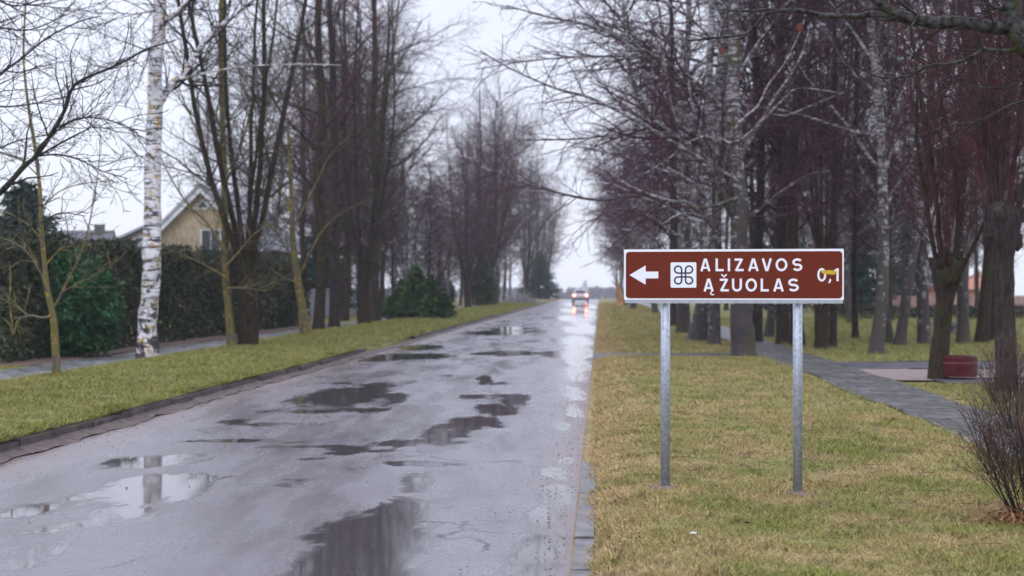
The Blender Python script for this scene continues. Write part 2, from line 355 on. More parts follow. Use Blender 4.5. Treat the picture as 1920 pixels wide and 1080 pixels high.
wet = np.full(RU.shape, -.34)
XX = RU+SL*RV
for cx, cy, hw, hh_, a in PUD:
    x0, y0 = Gd(cx, cy); ru = hw/FP*y0; rv_ = (Gd(cx, max(cy-hh_, 545))[1]-Gd(cx, cy+hh_)[1])/2
    d = ((XX-x0)/ru)**2+((RV-y0)/rv_)**2
    wet = np.maximum(wet, -.34+a*1.3*np.exp(-d*.75))
wet += .16*np.exp(-((RU-(ER-.35))/.3)**2)
atr = road.data.attributes.new('wet', 'FLOAT', 'POINT'); atr.data.foreach_set('value', wet.ravel().astype(np.float32))

# kerbs ------------------------------------------------------------
M['kerb'] = simple('wet_kerb_stone', (.018, .013, .011), (.085, .068, .06), 4, rough=.5, bmp=.6, bscale=25)
M['kerb_pale'] = simple('pale_kerb_stone', (.06, .055, .055), (.15, .14, .145), 5, rough=.45, bmp=.5, bscale=25)
bm = bmesh.new()
y = 5.0
while y < 150:
    L = 1.0
    if not (34.5 < y < 43.5):
        u0 = float(edge_l(y+.5)); dz = rnd.uniform(-.03, .0)-.01; du = rnd.uniform(-.02, .015)
        pts = [(u0-.13+du+SL*y, y+.01), (u0+du+SL*y, y+.01), (u0+du+SL*(y+L-.01)+rnd.uniform(-.01, .01), y+L-.01), (u0-.13+du+SL*(y+L), y+L-.01)]
        bprism(bm, pts, 'z', -.1, .125+dz)
    y += L
k = bm_obj('kerb', bm, M['kerb']); k['kind'] = 'structure'
HOLD_EDGE = 1
bm = bmesh.new(); y = 5.0
while y < 13:
    if not (31 < y < 34.5):
        u0 = ER+.02; dz = rnd.uniform(-.010, .004)
        pts = [(u0+SL*y, y+.012), (u0+.12+SL*y, y+.012), (u0+.12+SL*(y+.988), y+.988), (u0+SL*(y+.988)+rnd.uniform(-.006, .006), y+.988)]
        bprism(bm, pts, 'z', -.1, .022+dz)
    y += 1
k = bm_obj('flush_kerb', bm, M['kerb_pale']); k['kind'] = 'structure'

# footpaths ------------------------------------------------------------
def slab_mat(name, a, b, sx, sy, rough=.35):
    m, t, p = newmat(name); v = coords(t, scale=(1, 1, 1))
    br = N(t, 'ShaderNodeTexBrick'); br.inputs['Scale'].default_value = 1; br.inputs['Mortar Size'].default_value = .018; br.inputs['Mortar Smooth'].default_value = .3
    br.inputs['Brick Width'].default_value = sx; br.inputs['Row Height'].default_value = sy; br.offset = 0.5
    mp = N(t, 'ShaderNodeMapping'); mp.inputs['Rotation'].default_value = (0, 0, R(3.5)); t.links.new(v, mp.inputs[0])
    # uneven, shifted joints
    nx = N(t, 'ShaderNodeTexNoise'); nx.inputs['Scale'].default_value = 1.5; t.links.new(v, nx.inputs[0])
    ad = N(t, 'ShaderNodeMix', data_type='VECTOR'); ad.inputs[0].default_value = .14; t.links.new(mp.outputs[0], ad.inputs[4]); t.links.new(nx.outputs[1], ad.inputs[5])
    t.links.new(ad.outputs[1], br.inputs[0])
    br.inputs['Color1'].default_value = (*a, 1); br.inputs['Color2'].default_value = (*b, 1); br.inputs['Mortar'].default_value = (.03, .03, .018, 1)
    c = mix(t, noise(t, v, 4, 5, .7, lo=.42, hi=.62), br.outputs[0], (.05, .048, .032))
    t.links.new(c, p.inputs['Base Color'])
    r = N(t, 'ShaderNodeMapRange'); r.inputs[3].default_value = rough-.12; r.inputs[4].default_value = rough+.25; t.links.new(noise(t, v, 2.5), r.inputs[0]); t.links.new(r.outputs[0], p.inputs['Roughness'])
    bump(t, p, math_(t, 'ADD', math_(t, 'MULTIPLY', br.outputs[1], -1), noise(t, v, 30, lo=0, hi=1)), .7, .01)
    return m
M['slab'] = slab_mat('wet_paving_slabs', (.085, .078, .08), (.155, .143, .15), .42, .42)
M['slab_l'] = slab_mat('left_paving_slabs', (.16, .16, .165), (.23, .22, .235), .5, .5, .28)
def strip(name, u0f, u1f, vs, mat, dz=.02, n=8, label=None):
    vs = np.asarray(vs, float)
    def uf(U, V): return u0f(V)+(u1f(V)-u0f(V))*U
    o, _, _ = grid(np.linspace(0, 1, n), vs, lambda U, V: hgt(U, V)+dz, name, mat, ufun=uf)
    return o
w_ = lambda a, s: (lambda V: a+.05*np.sin(V*.8+s)+.03*np.sin(V*2.1+s))
strip('footpath', w_(3.72, 0), w_(4.88, 2), seq((4, 60, .3), (60, 170, 2)), M['slab'], .018)
strip('pavement', w_(-10.78, 1), w_(-9.46, 3), seq((8, 62, .3), (62, 200, 2)), M['slab_l'], .02)
M['dirt'] = simple('wet_dark_path', (.018, .013, .012), (.055, .042, .040), 3, rough=.45, bmp=.6, bscale=30)
M['asph2'] = simple('side_asphalt', (.05, .047, .055), (.11, .10, .115), 2.5, rough=.34, bmp=.4, bscale=60)
o, _, _ = grid(np.linspace(-.16, 3.78, 26), seq((31.75, 34.3, .15)), lambda U, V: .034+.01*np.sin(U*3), 'crossing_path', M['dirt'])
def vstrip(name, v0, v1, u0, u1, mat, z=.078, n=6, wob=.08, slant=0.0):
    us = np.arange(u0, u1, .35)
    def vf(U, V): return V
    U, T = np.meshgrid(us, np.linspace(0, 1, n))
    V = v0+(v1-v0)*T+slant*(U-u0)+wob*np.sin(U*.9+v0)+.03*np.sin(U*3)
    co = np.stack([U+SL*V, V, hgt(U, V)*0+z+.004*np.sin(U)], -1).reshape(-1, 3)
    nu = len(us); i = np.arange(nu-1)[None, :]+np.arange(n-1)[:, None]*nu
    F = np.stack([i, i+1, i+1+nu, i+nu], -1).reshape(-1, 4)
    o = mesh_np(name, co, F, mat, None, True); o['kind'] = 'structure'; return o
M['gravel'] = simple('pink_gravel', (.12, .085, .075), (.30, .225, .21), 28, rough=.8, bmp=1, bscale=70)
vstrip('gravel', 23.9, 27.5, 4.86, 16, M['gravel'], z=.056)
vstrip('park_path', 27.2, 29.6, 4.86, 24, M['asph2'], z=.062)
vstrip('park_path', 22.9, 24.1, 5.6, 24, M['asph2'], z=.062, slant=-.03)
bm = bmesh.new()
for v0, a, b in ((27.1, 5.9, 24), (24.15, 5.7, 24), (22.85, 5.6, 24), (29.65, 5.2, 24)):
    u_ = a
    while u_ < b:
        bbox(bm, u_+SL*v0+.005, u_+SL*v0+.99, v0-.04, v0+.03, -.05, .082+rnd.uniform(-.014, .008)); u_ += 1
k = bm_obj('path_edging', bm, M['kerb']); k['kind'] = 'structure'
M['edge_soil'] = simple('road_edge_soil', (.030, .019, .016), (.12, .080, .066), 9, rough=.75, bmp=1, bscale=40)
vsq = seq((5, 35, .12), (35, 44, .2), (44, 150, .5))
def eu(U, V):
    e0 = edge_l(V); wob = .05*np.sin(V*3.1)+.04*np.sin(V*7.3); return e0-.01+U*(.20+wob*.6)
def ez(U, V):
    e0 = edge_l(V); gap = np.exp(-((V-38.5)/3.4)**4); t_ = (U-e0); z = np.interp(t_.ravel(), [-.02, .03, .10, .26], [.045, .022, .006, -.014]).reshape(t_.shape); return z*(1-gap*.5)+.004*np.sin(V*5)+.003*np.sin(V*11+U*8)
grid(np.linspace(0, 1, 8), vsq, ez, 'road_edge_soil', M['edge_soil'], ufun=eu)
M['soil'] = simple('leafy_soil', (.045, .026, .018), (.15, .085, .06), 22, rough=.85, bmp=1, bscale=40)
strip('soil_strip', w_(-12.2, 1), w_(-10.85, 4), seq((27, 58, .3)), M['soil'], .022)

# grass blades ------------------------------------------------------------
rs = np.random.RandomState(3)
def ongrass(u, v):
    ok = (u < edge_l(v)-.04) | (u > edge_r(v)+np.where(v < 11.6, .11, .03)+.05*np.sin(v*2.3)+.04*np.sin(v*5.7)+.03*np.sin(v*13))
    ok &= ~((u > -10.82+.08*rs.rand(len(u))) & (u < -9.42-.08*rs.rand(len(u)))) & ~((u > 3.68+.1*rs.rand(len(u))) & (u < 4.93-.1*rs.rand(len(u))))
    ok &= ~((v > 31.7) & (v < 34.35) & (u > -.3) & (u < 3.9)) & ~((u > 4.8) & (v > 22.8) & (v < 29.7))
    ok &= ~((u > -12.3) & (u < -10.8) & (v > 27) & (v < 58))
    ok &= ~((v > 35.8) & (v < 41.2) & (u > -6.0+.2*np.sin(v*3)) & (u < -3))
    return ok
bu, bv, bh = [], [], []
def blades(u0, u1, v0, v1, dens, h):
    n = int((u1-u0)*(v1-v0)*dens); u = rs.uniform(u0, u1, n); v = rs.uniform(v0, v1, n)
    k = ongrass(u, v)
    X = u+SL*v; k &= (np.abs(X) < v*.375+.3)
    # ragged kerbside edge
    u = u[k]; v = v[k]; bu.append(u); bv.append(v); bh.append(h*rs.uniform(.5, 1.4, len(u)))
blades(-.1, 4, 7.2, 11.5, 6500, .030); blades(-.1, 4, 11.5, 17, 3200, .036); blades(-.1, 4, 17, 34, 1000, .045)
blades(-.1, 4, 34, 60, 350, .06); blades(4.8, 9, 12, 23, 1100, .045); blades(4.8, 15, 29, 50, 160, .07)
blades(-6.0, -5.74, 12, 34, 5000, .06); blades(-6.0, -5.74, 43, 90, 900, .09); blades(-9.6, -5.85, 12.5, 22, 2000, .042); blades(-9.6, -5.85, 22, 36, 1000, .05); blades(-9.6, -5.75, 36, 60, 330, .075); blades(-9.6, -5.75, 60, 130, 110, .11); blades(-.1, 4, 60, 130, 110, .11); blades(4.8, 22, 50, 72, 70, .10); blades(-13, -10.8, 28, 30, 500, .05)
blades(-.05, .08, 7.2, 34, 3600, .034); blades(-13, -10.8, 18, 28, 900, .05)
u = np.concatenate(bu); v = np.concatenate(bv); h = np.concatenate(bh)
n = len(u); X = u+SL*v; Z = hgt(u, v)-.006
Z = np.where((u > edge_l(v)-.14) & (u < -3), .125, Z)

ang = rs.uniform(0, 2*np.pi, n); wd = h*rs.uniform(.055, .10, n)+.0008*(v/10)
cl = vnoise(X*1.0+80, v*1.0+80, .22, 9)*.6+vnoise(X+90, v+90, .7, 10)*.4
h = h*np.clip(.25+1.5*cl, .3, 1.9)
lean = rs.normal(0, .75, (n, 2))*h[:, None]*np.where(rs.rand(n) < .35, 2.2, 1)[:, None]
co = np.empty((n, 3, 3)); dx = np.cos(ang)*wd; dy = np.sin(ang)*wd
co[:, 0] = np.stack([X-dx, v-dy, Z], -1); co[:, 1] = np.stack([X+dx, v+dy, Z], -1); co[:, 2] = np.stack([X+lean[:, 0], v+lean[:, 1], Z+h], -1)
gr = mesh_np('grass', co.reshape(-1, 3), np.arange(n*3).reshape(-1, 3), M['grass'])
tag(gr, 'short yellow green winter grass on the road verges', 'grass', kind='stuff')
print('blades', n)

# ------------------------------------------------------------ branch machinery
class Tubes:
    def __init__(s): s.g = {}
    def add(s, pts, rad, sides):
        s.g.setdefault((len(pts), sides), []).append((pts, rad))
    def build(s, name, mat, parent=None, smooth=True, rough=0.0, seed=0):
        Vs, Fs, off = [], [], 0
        r_ = np.random.RandomState(seed)
        for (n, k), L in s.g.items():
            Pn = np.array([[tuple(q) for q in a] for a, _ in L], float); Rd = np.array([b for _, b in L], float)
            T = np.empty_like(Pn); T[:, 1:-1] = Pn[:, 2:]-Pn[:, :-2]; T[:, 0] = Pn[:, 1]-Pn[:, 0]; T[:, -1] = Pn[:, -1]-Pn[:, -2]
            T /= np.linalg.norm(T, axis=-1, keepdims=True)+1e-9
            mean = Pn[:, -1]-Pn[:, 0]; mean /= np.linalg.norm(mean, axis=-1, keepdims=True)+1e-9
            ref = np.where(np.abs(mean[:, 2:3]) < .8, np.array([[0, 0, 1.]]), np.array([[1., 0, 0]]))
            ref = np.cross(mean, ref); ref /= np.linalg.norm(ref, axis=-1, keepdims=True)
            A = ref[:, None]-(ref[:, None]*T).sum(-1, keepdims=True)*T; A /= np.linalg.norm(A, axis=-1, keepdims=True)+1e-9
            B = np.cross(T, A)
            th = np.arange(k)*2*np.pi/k
            rr = Rd[:, :, None]*np.ones(k)
            if rough and k > 5:
                nn = r_.normal(0, rough, rr.shape); nn = (nn+np.roll(nn, 1, 2)+np.roll(nn, 1, 1))/1.7; rr = rr*(1+nn)
            V = Pn[:, :, None]+rr[..., None]*(np.cos(th)[None, None, :, None]*A[:, :, None]+np.sin(th)[None, None, :, None]*B[:, :, None])
            m = len(L); Vs.append(V.reshape(-1, 3))
            b = off+(np.arange(m)*n*k)[:, None, None]+(np.arange(n-1)*k)[None, :, None]+np.arange(k)[None, None, :]
            b2 = off+(np.arange(m)*n*k)[:, None, None]+(np.arange(n-1)*k)[None, :, None]+((np.arange(k)+1) % k)[None, None, :]
            Fs.append(np.stack([b, b2, b2+k, b+k], -1).reshape(-1, 4)); off += m*n*k
        if not Vs: return None
        return mesh_np(name, np.concatenate(Vs), np.concatenate(Fs), mat, parent, smooth)
def rv3(r): return Vector((r.gauss(0, 1), r.gauss(0, 1), r.gauss(0, 1)))
def poly(r, p, d, L, r0, n, wander, trop, tip=.25):
    pts, rad = [p.copy()], [r0]; st = L/(n-1); d = d.normalized()
    for i in range(1, n):
        d = (d+rv3(r)*wander+Vector((0, 0, trop))).normalized()
        p = p+d*st; pts.append(p); rad.append(r0*(1-(1-tip)*i/(n-1)))
    return pts, rad
def at_t(pts, rad, t):
    x = t*(len(pts)-1); i = min(int(x), len(pts)-2); f = x-i
    return pts[i].lerp(pts[i+1], f), (pts[i+1]-pts[i]).normalized(), rad[i]+(rad[i+1]-rad[i])*f
def kids(r, T, pts, rad, L, lv, specs, tmax=99):
    """specs: list per level of dict(n, t0, len, ang, rr, pts, sides, wander, trop, rmin, shape)"""
    if lv >= len(specs): return
    s = specs[lv]; cnt = s['n'] if lv == 0 or not s.get('perlen') else max(1, int(s['perlen']*L+r.random()))
    az = r.uniform(0, 6.28)
    for i in range(cnt):
        t = s['t0']+(s.get('t1', .98)-s['t0'])*((i+r.random())/cnt)
        q, d, rr = at_t(pts, rad, t); az += 2.4+r.uniform(-.5, .5)
        a = R(s['ang']+r.gauss(0, s.get('angj', 10)))
        side = d.cross(Vector((0, 0, 1)) if abs(d.z) < .95 else Vector((1, 0, 0))).normalized()
        side = Matrix.Rotation(az, 3, d) @ side
        cdir = d*math.cos(a)+side*math.sin(a)
        sh = s.get('shape', 'cone')
        k = (1-.6*t) if sh == 'cone' else (.45+1.1*math.sin(math.pi*min(1, max(0, (t-s['t0'])/(1-s['t0']+.01)))*.85+.25))*.7
        ll = s['len']*(L if s.get('rel') else 1)*k*r.uniform(.65, 1.3)
        r1 = max(s['rmin'], min(rr*s['rr'], ll*.018+.002))
        cp, cr = poly(r, q, cdir, ll, r1, s['pts'], s['wander'], s['trop'], .3 if r1 > s['rmin']*1.5 else .6)
        T['crown' if s['to'] == 'trunk' and r1 < .034 else s['to']].add(cp, cr, s['sides'])
        kids(r, T, cp, cr, ll, lv+1, specs)
def stem(r, pts, r0, r1, n=None, flare=True, lump=.0):
    """smooth a trunk polyline and give it radii"""
    out = []; m = len(pts)-1; n = n or max(8, m*4)
    for j in range(n):
        x = j/(n-1)*m; i = min(int(x), m-1); f = x-i
        a = pts[max(i-1, 0)]; b = pts[i]; c = pts[i+1]; d = pts[min(i+2, m)]
        out.append(.5*((2*b)+(c-a)*f+(2*a-5*b+4*c-d)*f*f+(3*b-a-3*c+d)*f**3))
    rad = []
    z0 = out[0].z
    for j, q in enumerate(out):
        tt = j/(n-1); rr = r0+(r1-r0)*tt
        if flare: rr *= 1+.45*math.exp(-max(0, q.z-z0)/.28)
        rad.append(rr*(1+r.gauss(0, lump)))
    return out, rad

TW = .0050
def tree_tpl(kind, seed):
    """returns (Tubes trunk, Tubes crown), base at the origin"""
    r = random.Random(seed); T = {'trunk': Tubes(), 'crown': Tubes()}
    if kind == 'birch':
        Ht = r.uniform(15, 17); x, y = 0, 0; pts = []
        for i in range(9):
            pts.append(Vector((x, y, -.15+Ht*i/8))); x += r.gauss(0, .16); y += r.gauss(0, .16)
        tp, tr = stem(r, pts, .19, .03, 34, lump=.02); T['trunk'].add(tp, tr, 12)
        sp = [dict(n=34, t0=.17, len=4.6, ang=52, angj=12, rr=.42, pts=8, sides=5, wander=.10, trop=.015, rmin=.010, to='trunk', shape='b'),
              dict(perlen=4.8, n=10, t0=.15, len=.42, rel=1, ang=42, rr=.55, pts=6, sides=3, wander=.12, trop=-.03, rmin=.006, to='crown'),
              dict(perlen=7.0, n=6, t0=.05, len=.62, ang=38, rr=.6, pts=5, sides=3, wander=.15, trop=-.10, rmin=TW, to='crown')]
        kids(r, T, tp, tr, Ht, 0, sp)
    elif kind == 'linden':     # once pollarded: a thick bole, a knotted head and a bundle of tall straight stems
        hb = r.uniform(2.3, 2.9); pts = [Vector((0, 0, -.15)), Vector((r.gauss(0, .05), r.gauss(0, .05), hb*.5)), Vector((r.gauss(0, .1), r.gauss(0, .1), hb))]
        tp, tr = stem(r, pts, .22, .24, 12, lump=.04)
        for i in range(4): tr[-1-i] *= 1.25-.08*i
        T['trunk'].add(tp, tr, 14); top = tp[-1]
        ns = r.randint(7, 9)
        for i in range(ns):
            a = 6.28*i/ns+r.uniform(-.3, .3); L = r.uniform(11, 14.5)
            d = Vector((math.cos(a)*r.uniform(.1, .42), math.sin(a)*r.uniform(.1, .42), 1))
            q = top+Vector((math.cos(a)*.14, math.sin(a)*.14, r.uniform(-.5, -.05)))
            cp, cr = poly(r, q, d, L, r.uniform(.04, .075), 16, .035, .10, .15); T['trunk'].add(cp, cr, 8)
            sp = [dict(n=24, t0=.06, len=2.3, ang=48, angj=12, rr=.4, pts=6, sides=4, wander=.11, trop=.05, rmin=.008, to='crown'),
                  dict(perlen=5.0, n=6, t0=.12, len=.9, ang=45, rr=.55, pts=5, sides=3, wander=.15, trop=.02, rmin=.0055, to='crown'),
                  dict(perlen=6.5, n=3, t0=.1, len=.40, ang=42, rr=.6, pts=3, sides=3, wander=.2, trop=.0, rmin=TW, to='crown')]
            kids(r, T, cp, cr, L, 0, sp)
        for i in range(60):   # water shoots round the bole
            z = r.uniform(1.0, hb); a = r.uniform(0, 6.28); q = Vector((math.cos(a)*.2, math.sin(a)*.2, z))
            cp, cr = poly(r, q, Vector((math.cos(a), math.sin(a), .9)), r.uniform(.6, 1.9), .009, 6, .16, .10); T['crown'].add(cp, cr, 3)
            kids(r, T, cp, cr, 1.2, 0, [dict(n=6, t0=.2, len=.4, ang=40, rr=.6, pts=4, sides=3, wander=.2, trop=.03, rmin=TW, to='crown')])
    elif kind == 'tall':
        Ht = r.uniform(16, 18); x, y = 0, 0; pts = []
        for i in range(8):
            pts.append(Vector((x, y, -.15+Ht*i/7))); x += r.gauss(0, .09); y += r.gauss(0, .09)
        tp, tr = stem(r, pts, .17, .05, 28, lump=.02); T['trunk'].add(tp, tr, 12)
        sp = [dict(n=34, t0=.14, len=3.0, ang=52, angj=14, rr=.36, pts=8, sides=5, wander=.12, trop=.05, rmin=.009, to='trunk', shape='b'),
              dict(perlen=4.4, n=8, t0=.12, len=.42, rel=1, ang=45, rr=.55, pts=5, sides=3, wander=.14, trop=.02, rmin=.006, to='crown'),
              dict(perlen=7.0, n=6, t0=.05, len=.5, ang=40, rr=.6, pts=4, sides=3, wander=.18, trop=.0, rmin=TW, to='crown')]
        kids(r, T, tp, tr, Ht, 0, sp)
    elif kind == 'willow':     # pollard with a fist-like head of knots
        hb = 2.35; pts = [Vector((0, 0, -.15)), Vector((.05, 0, 1.0)), Vector((.10, 0, 1.75)), Vector((.12, 0, hb))]
        tp, tr = stem(r, pts, .19, .2, 14, lump=.03)
        for i in range(6): tr[-1-i] *= (.75, 1.45, 1.75, 1.65, 1.35, 1.1)[i]
        T['trunk'].add(tp, tr, 14)
        for i in range(16):
            a = r.uniform(0, 6.28); z = r.uniform(1.75, hb+.05); q = Vector((.1+math.cos(a)*.26, math.sin(a)*.26, z))
            T['trunk'].add([q, q+Vector((math.cos(a)*.07, math.sin(a)*.07, .05)), q+Vector((math.cos(a)*.12, math.sin(a)*.12, .16))], [.08, .09, .03], 7)
        for i in range(30):
            a = r.uniform(0, 6.28); rr = r.uniform(.05, .34); L = r.uniform(4, 9)*(1 if i < 12 else .65)
            q = Vector((.1+math.cos(a)*rr, math.sin(a)*rr, hb-.15+r.uniform(-.2, .1)))
            d = Vector((math.cos(a)*rr*1.3, math.sin(a)*rr*1.3, 1))
            cp, cr = poly(r, q, d, L, .055 if i < 5 else r.uniform(.008, .016), 14, .075, .10, .2); T['trunk' if i < 5 else 'crown'].add(cp, cr, 6 if i < 12 else 4)
            sp = [dict(n=12, t0=.08, len=1.7, ang=38, angj=14, rr=.5, pts=5, sides=3, wander=.10, trop=.08, rmin=.006, to='crown'),
                  dict(perlen=4.5, n=4, t0=.1, len=.6, ang=42, rr=.6, pts=4, sides=3, wander=.14, trop=.05, rmin=TW, to='crown')]
            kids(r, T, cp, cr, L, 0, sp)
    return T
TPL = {}
def make_tpl(key, kind, seed, tm, cm):
    T = tree_tpl(kind, seed)
    a = T['trunk'].build('trunk', tm, None, True, .04, seed); b = T['crown'].build('crown', cm, None, False)
    C.objects.unlink(a); C.objects.unlink(b)
    TPL[key] = (a, b)
used = set()
def place(key, name, x, y, label, cat, group=None, s=1.0, sz=1.0, rz=None, lean=(0, 0), crown=True):
    """one tree: an Empty at the foot, trunk and crown under it"""
    z = gz(x, y)
    e = empty(name, (x, y, z), label, cat, group, rnd.uniform(0, 6.28) if rz is None else rz)
    e.rotation_euler = (lean[0], lean[1], e.rotation_euler.z); e.scale = (s, s, s*sz)
    for src, nm in zip(TPL[key], ('trunk', 'crown')):
        if nm == 'crown' and not crown: continue
        c = src if (key, nm) not in used else src.copy()
        used.add((key, nm)); C.objects.link(c); c.parent = e
    return e
for k_, kind, seed, tm, cm in [
    ('birchA', 'birch', 11, 'birch', 'twig_purple'), ('birchB', 'birch', 12, 'birch_old', 'twig_purple'), ('birchC', 'birch', 13, 'birch_old', 'twig_purple'),
    ('lindenA', 'linden', 21, 'bark_brown', 'twig_olive'), ('lindenB', 'linden', 22, 'bark_brown', 'twig_purple'), ('lindenC', 'linden', 23, 'bark', 'twig_red'),
    ('tallA', 'tall', 31, 'bark', 'twig_purple'), ('tallB', 'tall', 32, 'bark', 'twig_dark'), ('tallC', 'tall', 33, 'bark_brown', 'twig_red'),
    ('willowA', 'willow', 41, 'bark_brown', 'twig_red'), ('willowB', 'willow', 42, 'bark', 'twig_red')]:
    make_tpl(k_, kind, seed, M[tm], M[cm])
print('tpl faces', {k: (len(a.data.polygons), len(b.data.polygons)) for k, (a, b) in TPL.items()})
BR = {'birch': .19, 'linden': .22, 'tall': .17, 'willow': .19}
def plant(key, name, px, py, wpx, label, cat, group=None, sz=1.0, z=None, **kw):
    z = (.17 if px < 1100 else .06) if z is None else z
    x, y = Gd(px, py, z); rad = wpx/2*y/FP
    s = rad/BR[key[:-1]]
    s = min(max(s, .55), 1.5)
    return place(key, name, x, y, label, cat, group, s=s, sz=sz/s**.6, **kw)

# ------------------------------------------------ single trees with limbs of their own
def own_tree(name, base, label, cat, trunk_m, crown_m, trunk, r0, r1, limbs, specs, seed, group=None, flare=True, n=36, rough=.05, trunkspec=None, lump=.02):
    """trunk: world points; limbs: list of (world points, r0, r1, spec key)"""
    r = random.Random(seed); T = {'trunk': Tubes(), 'crown': Tubes()}
    b = Vector(base); tr = [q-b for q in trunk]
    tp, rad = stem(r, tr, r0, r1, n, flare, lump); T['trunk'].add(tp, rad, 14)
    if trunkspec: kids(r, T, tp, rad, (tp[-1]-tp[0]).length, 0, trunkspec)
    for pts, a0, a1, sk in limbs:
        lp = [q-b for q in pts]; L = sum((lp[i+1]-lp[i]).length for i in range(len(lp)-1))
        p_, rr = stem(r, lp, a0, a1, max(10, len(lp)*4), False, .06); T['trunk'].add(p_, rr, 8)
        if sk: kids(r, T, p_, rr, L, 0, specs[sk])
    e = empty(name, base, label, cat, group)
    T['trunk'].build('trunk', trunk_m, e, True, rough, seed); T['crown'].build('crown', crown_m, e, False)
    return e
def L_(pts, Y, jy=0.0, r=rnd):
    out = []; a = r.uniform(-jy, jy) if jy else 0
    for i, q in enumerate(pts):
        d = q[2] if len(q) > 2 else a*i/len(pts)
        out.append(P(q[0], q[1], Y+d))
    return out
fine = lambda n=16, L=1.0, rm=.004: [
    dict(n=n, t0=.12, len=L, ang=45, angj=15, rr=.5, pts=6, sides=4, wander=.16, trop=.03, rmin=rm*1.4, to='crown'),
    dict(perlen=6, n=5, t0=.12, len=.55, rel=1, ang=45, angj=15, rr=.6, pts=5, sides=3, wander=.2, trop=.02, rmin=rm, to='crown'),
    dict(perlen=6, n=3, t0=.12, len=.5, rel=1, ang=45, rr=.6, pts=3, sides=3, wander=.22, trop=.0, rmin=rm*.8, to='crown')]

# birch with orange lichen at the left
Yb = 30.0; bx, by = (276-960)/FP*Yb, Yb; bz = gz(bx, by)
own_tree('birch_tree', (bx, by, bz), 'white barked birch with orange lichen patches, nearest large tree left of the road', 'tree', M['birch_front'], M['twig_dark'],
    [P(276, 690, Yb), P(277, 600, Yb), P(284, 500, Yb), P(285, 400, Yb), P(287, 300, Yb), P(291, 200, Yb), P(291, 130, Yb), P(298, 50, Yb), P(300, -50, Yb), P(302, -250, Yb), P(310, -500, Yb)], .215, .10,
    [(L_([(291, 215), (303, 185), (322, 158), (345, 138), (372, 95), (398, 62), (430, 35), (475, 0), (540, -60)], Yb, 2), .10, .035, 'b'),
     (L_([(338, 147), (370, 140), (420, 130), (480, 123), (560, 120), (640, 122)], Yb), .030, .005, 'b'),
     (L_([(299, 60), (312, 40), (335, 18), (365, -10), (420, -60)], Yb), .055, .03, 'b'),
     (L_([(296, 90), (270, 95), (240, 110), (215, 125), (150, 140), (90, 150)], Yb-2), .03, .006, 'b'),
     (L_([(301, 20), (260, 25), (200, 40), (140, 60)], Yb-1), .025, .006, 'b'),
     (L_([(302, -150), (340, -230), (400, -330)], Yb, 1), .06, .02, 'b'), (L_([(302, -250), (240, -330), (200, -420)], Yb, 1), .05, .02, 'b')],
    {'b': fine(16, 1.7, .0045)}, 5, rough=.07, lump=.05)
# knotty stubs on the birch trunk are its own burrs
# small lichen covered tree at far left
Ys = 22.6; sx = (106-960)/FP*Ys; sz_ = gz(sx, Ys)
own_tree('young_tree', (sx, Ys, sz_), 'small crooked young tree with orange lichen on its thin trunk, leftmost on the verge', 'tree', M['bark_lichen'], M['twig_lichen'],
    [P(107, 722, Ys), P(104, 650, Ys), P(99, 590, Ys), P(88, 540, Ys), P(84, 500, Ys), P(78, 440, Ys), P(76, 370, Ys), P(66, 280, Ys), P(52, 190, Ys), P(44, 100, Ys), P(50, -20, Ys)], .062, .012,
    [(L_([(98, 592), (80, 596), (58, 592), (35, 600), (25, 628), (22, 600), (18, 565), (20, 530), (18, 490)], Ys-.3), .024, .010, 's'),
     (L_([(55, 593), (30, 575), (8, 562), (-15, 555)], Ys-.3), .016, .006, 's'),
     (L_([(102, 575), (118, 545), (140, 500), (160, 450), (175, 380), (186, 300), (188, 240)], Ys), .020, .006, 's2'),
     (L_([(115, 548), (150, 530), (185, 512), (215, 492), (240, 470)], Ys+.3), .014, .005, 's'),
     (L_([(90, 545), (70, 500), (48, 470), (20, 452), (-20, 440)], Ys-.4), .020, .007, 's'),
     (L_([(84, 500), (110, 470), (130, 462), (170, 440), (210, 436)], Ys+.2), .014, .005, 's'),
     (L_([(80, 450), (50, 420), (20, 402), (-20, 390)], Ys), .014, .006, 's'),
     (L_([(77, 390), (110, 360), (150, 345), (200, 340)], Ys), .012, .005, 's'),
     (L_([(72, 330), (40, 300), (10, 290), (-30, 270)], Ys), .012, .005, 's'),
     (L_([(66, 280), (100, 250), (130, 235), (160, 200)], Ys), .010, .004, 's')],
    {'s': fine(10, .6, .0036), 's2': fine(22, .35, .0036)}, 6, rough=.05)
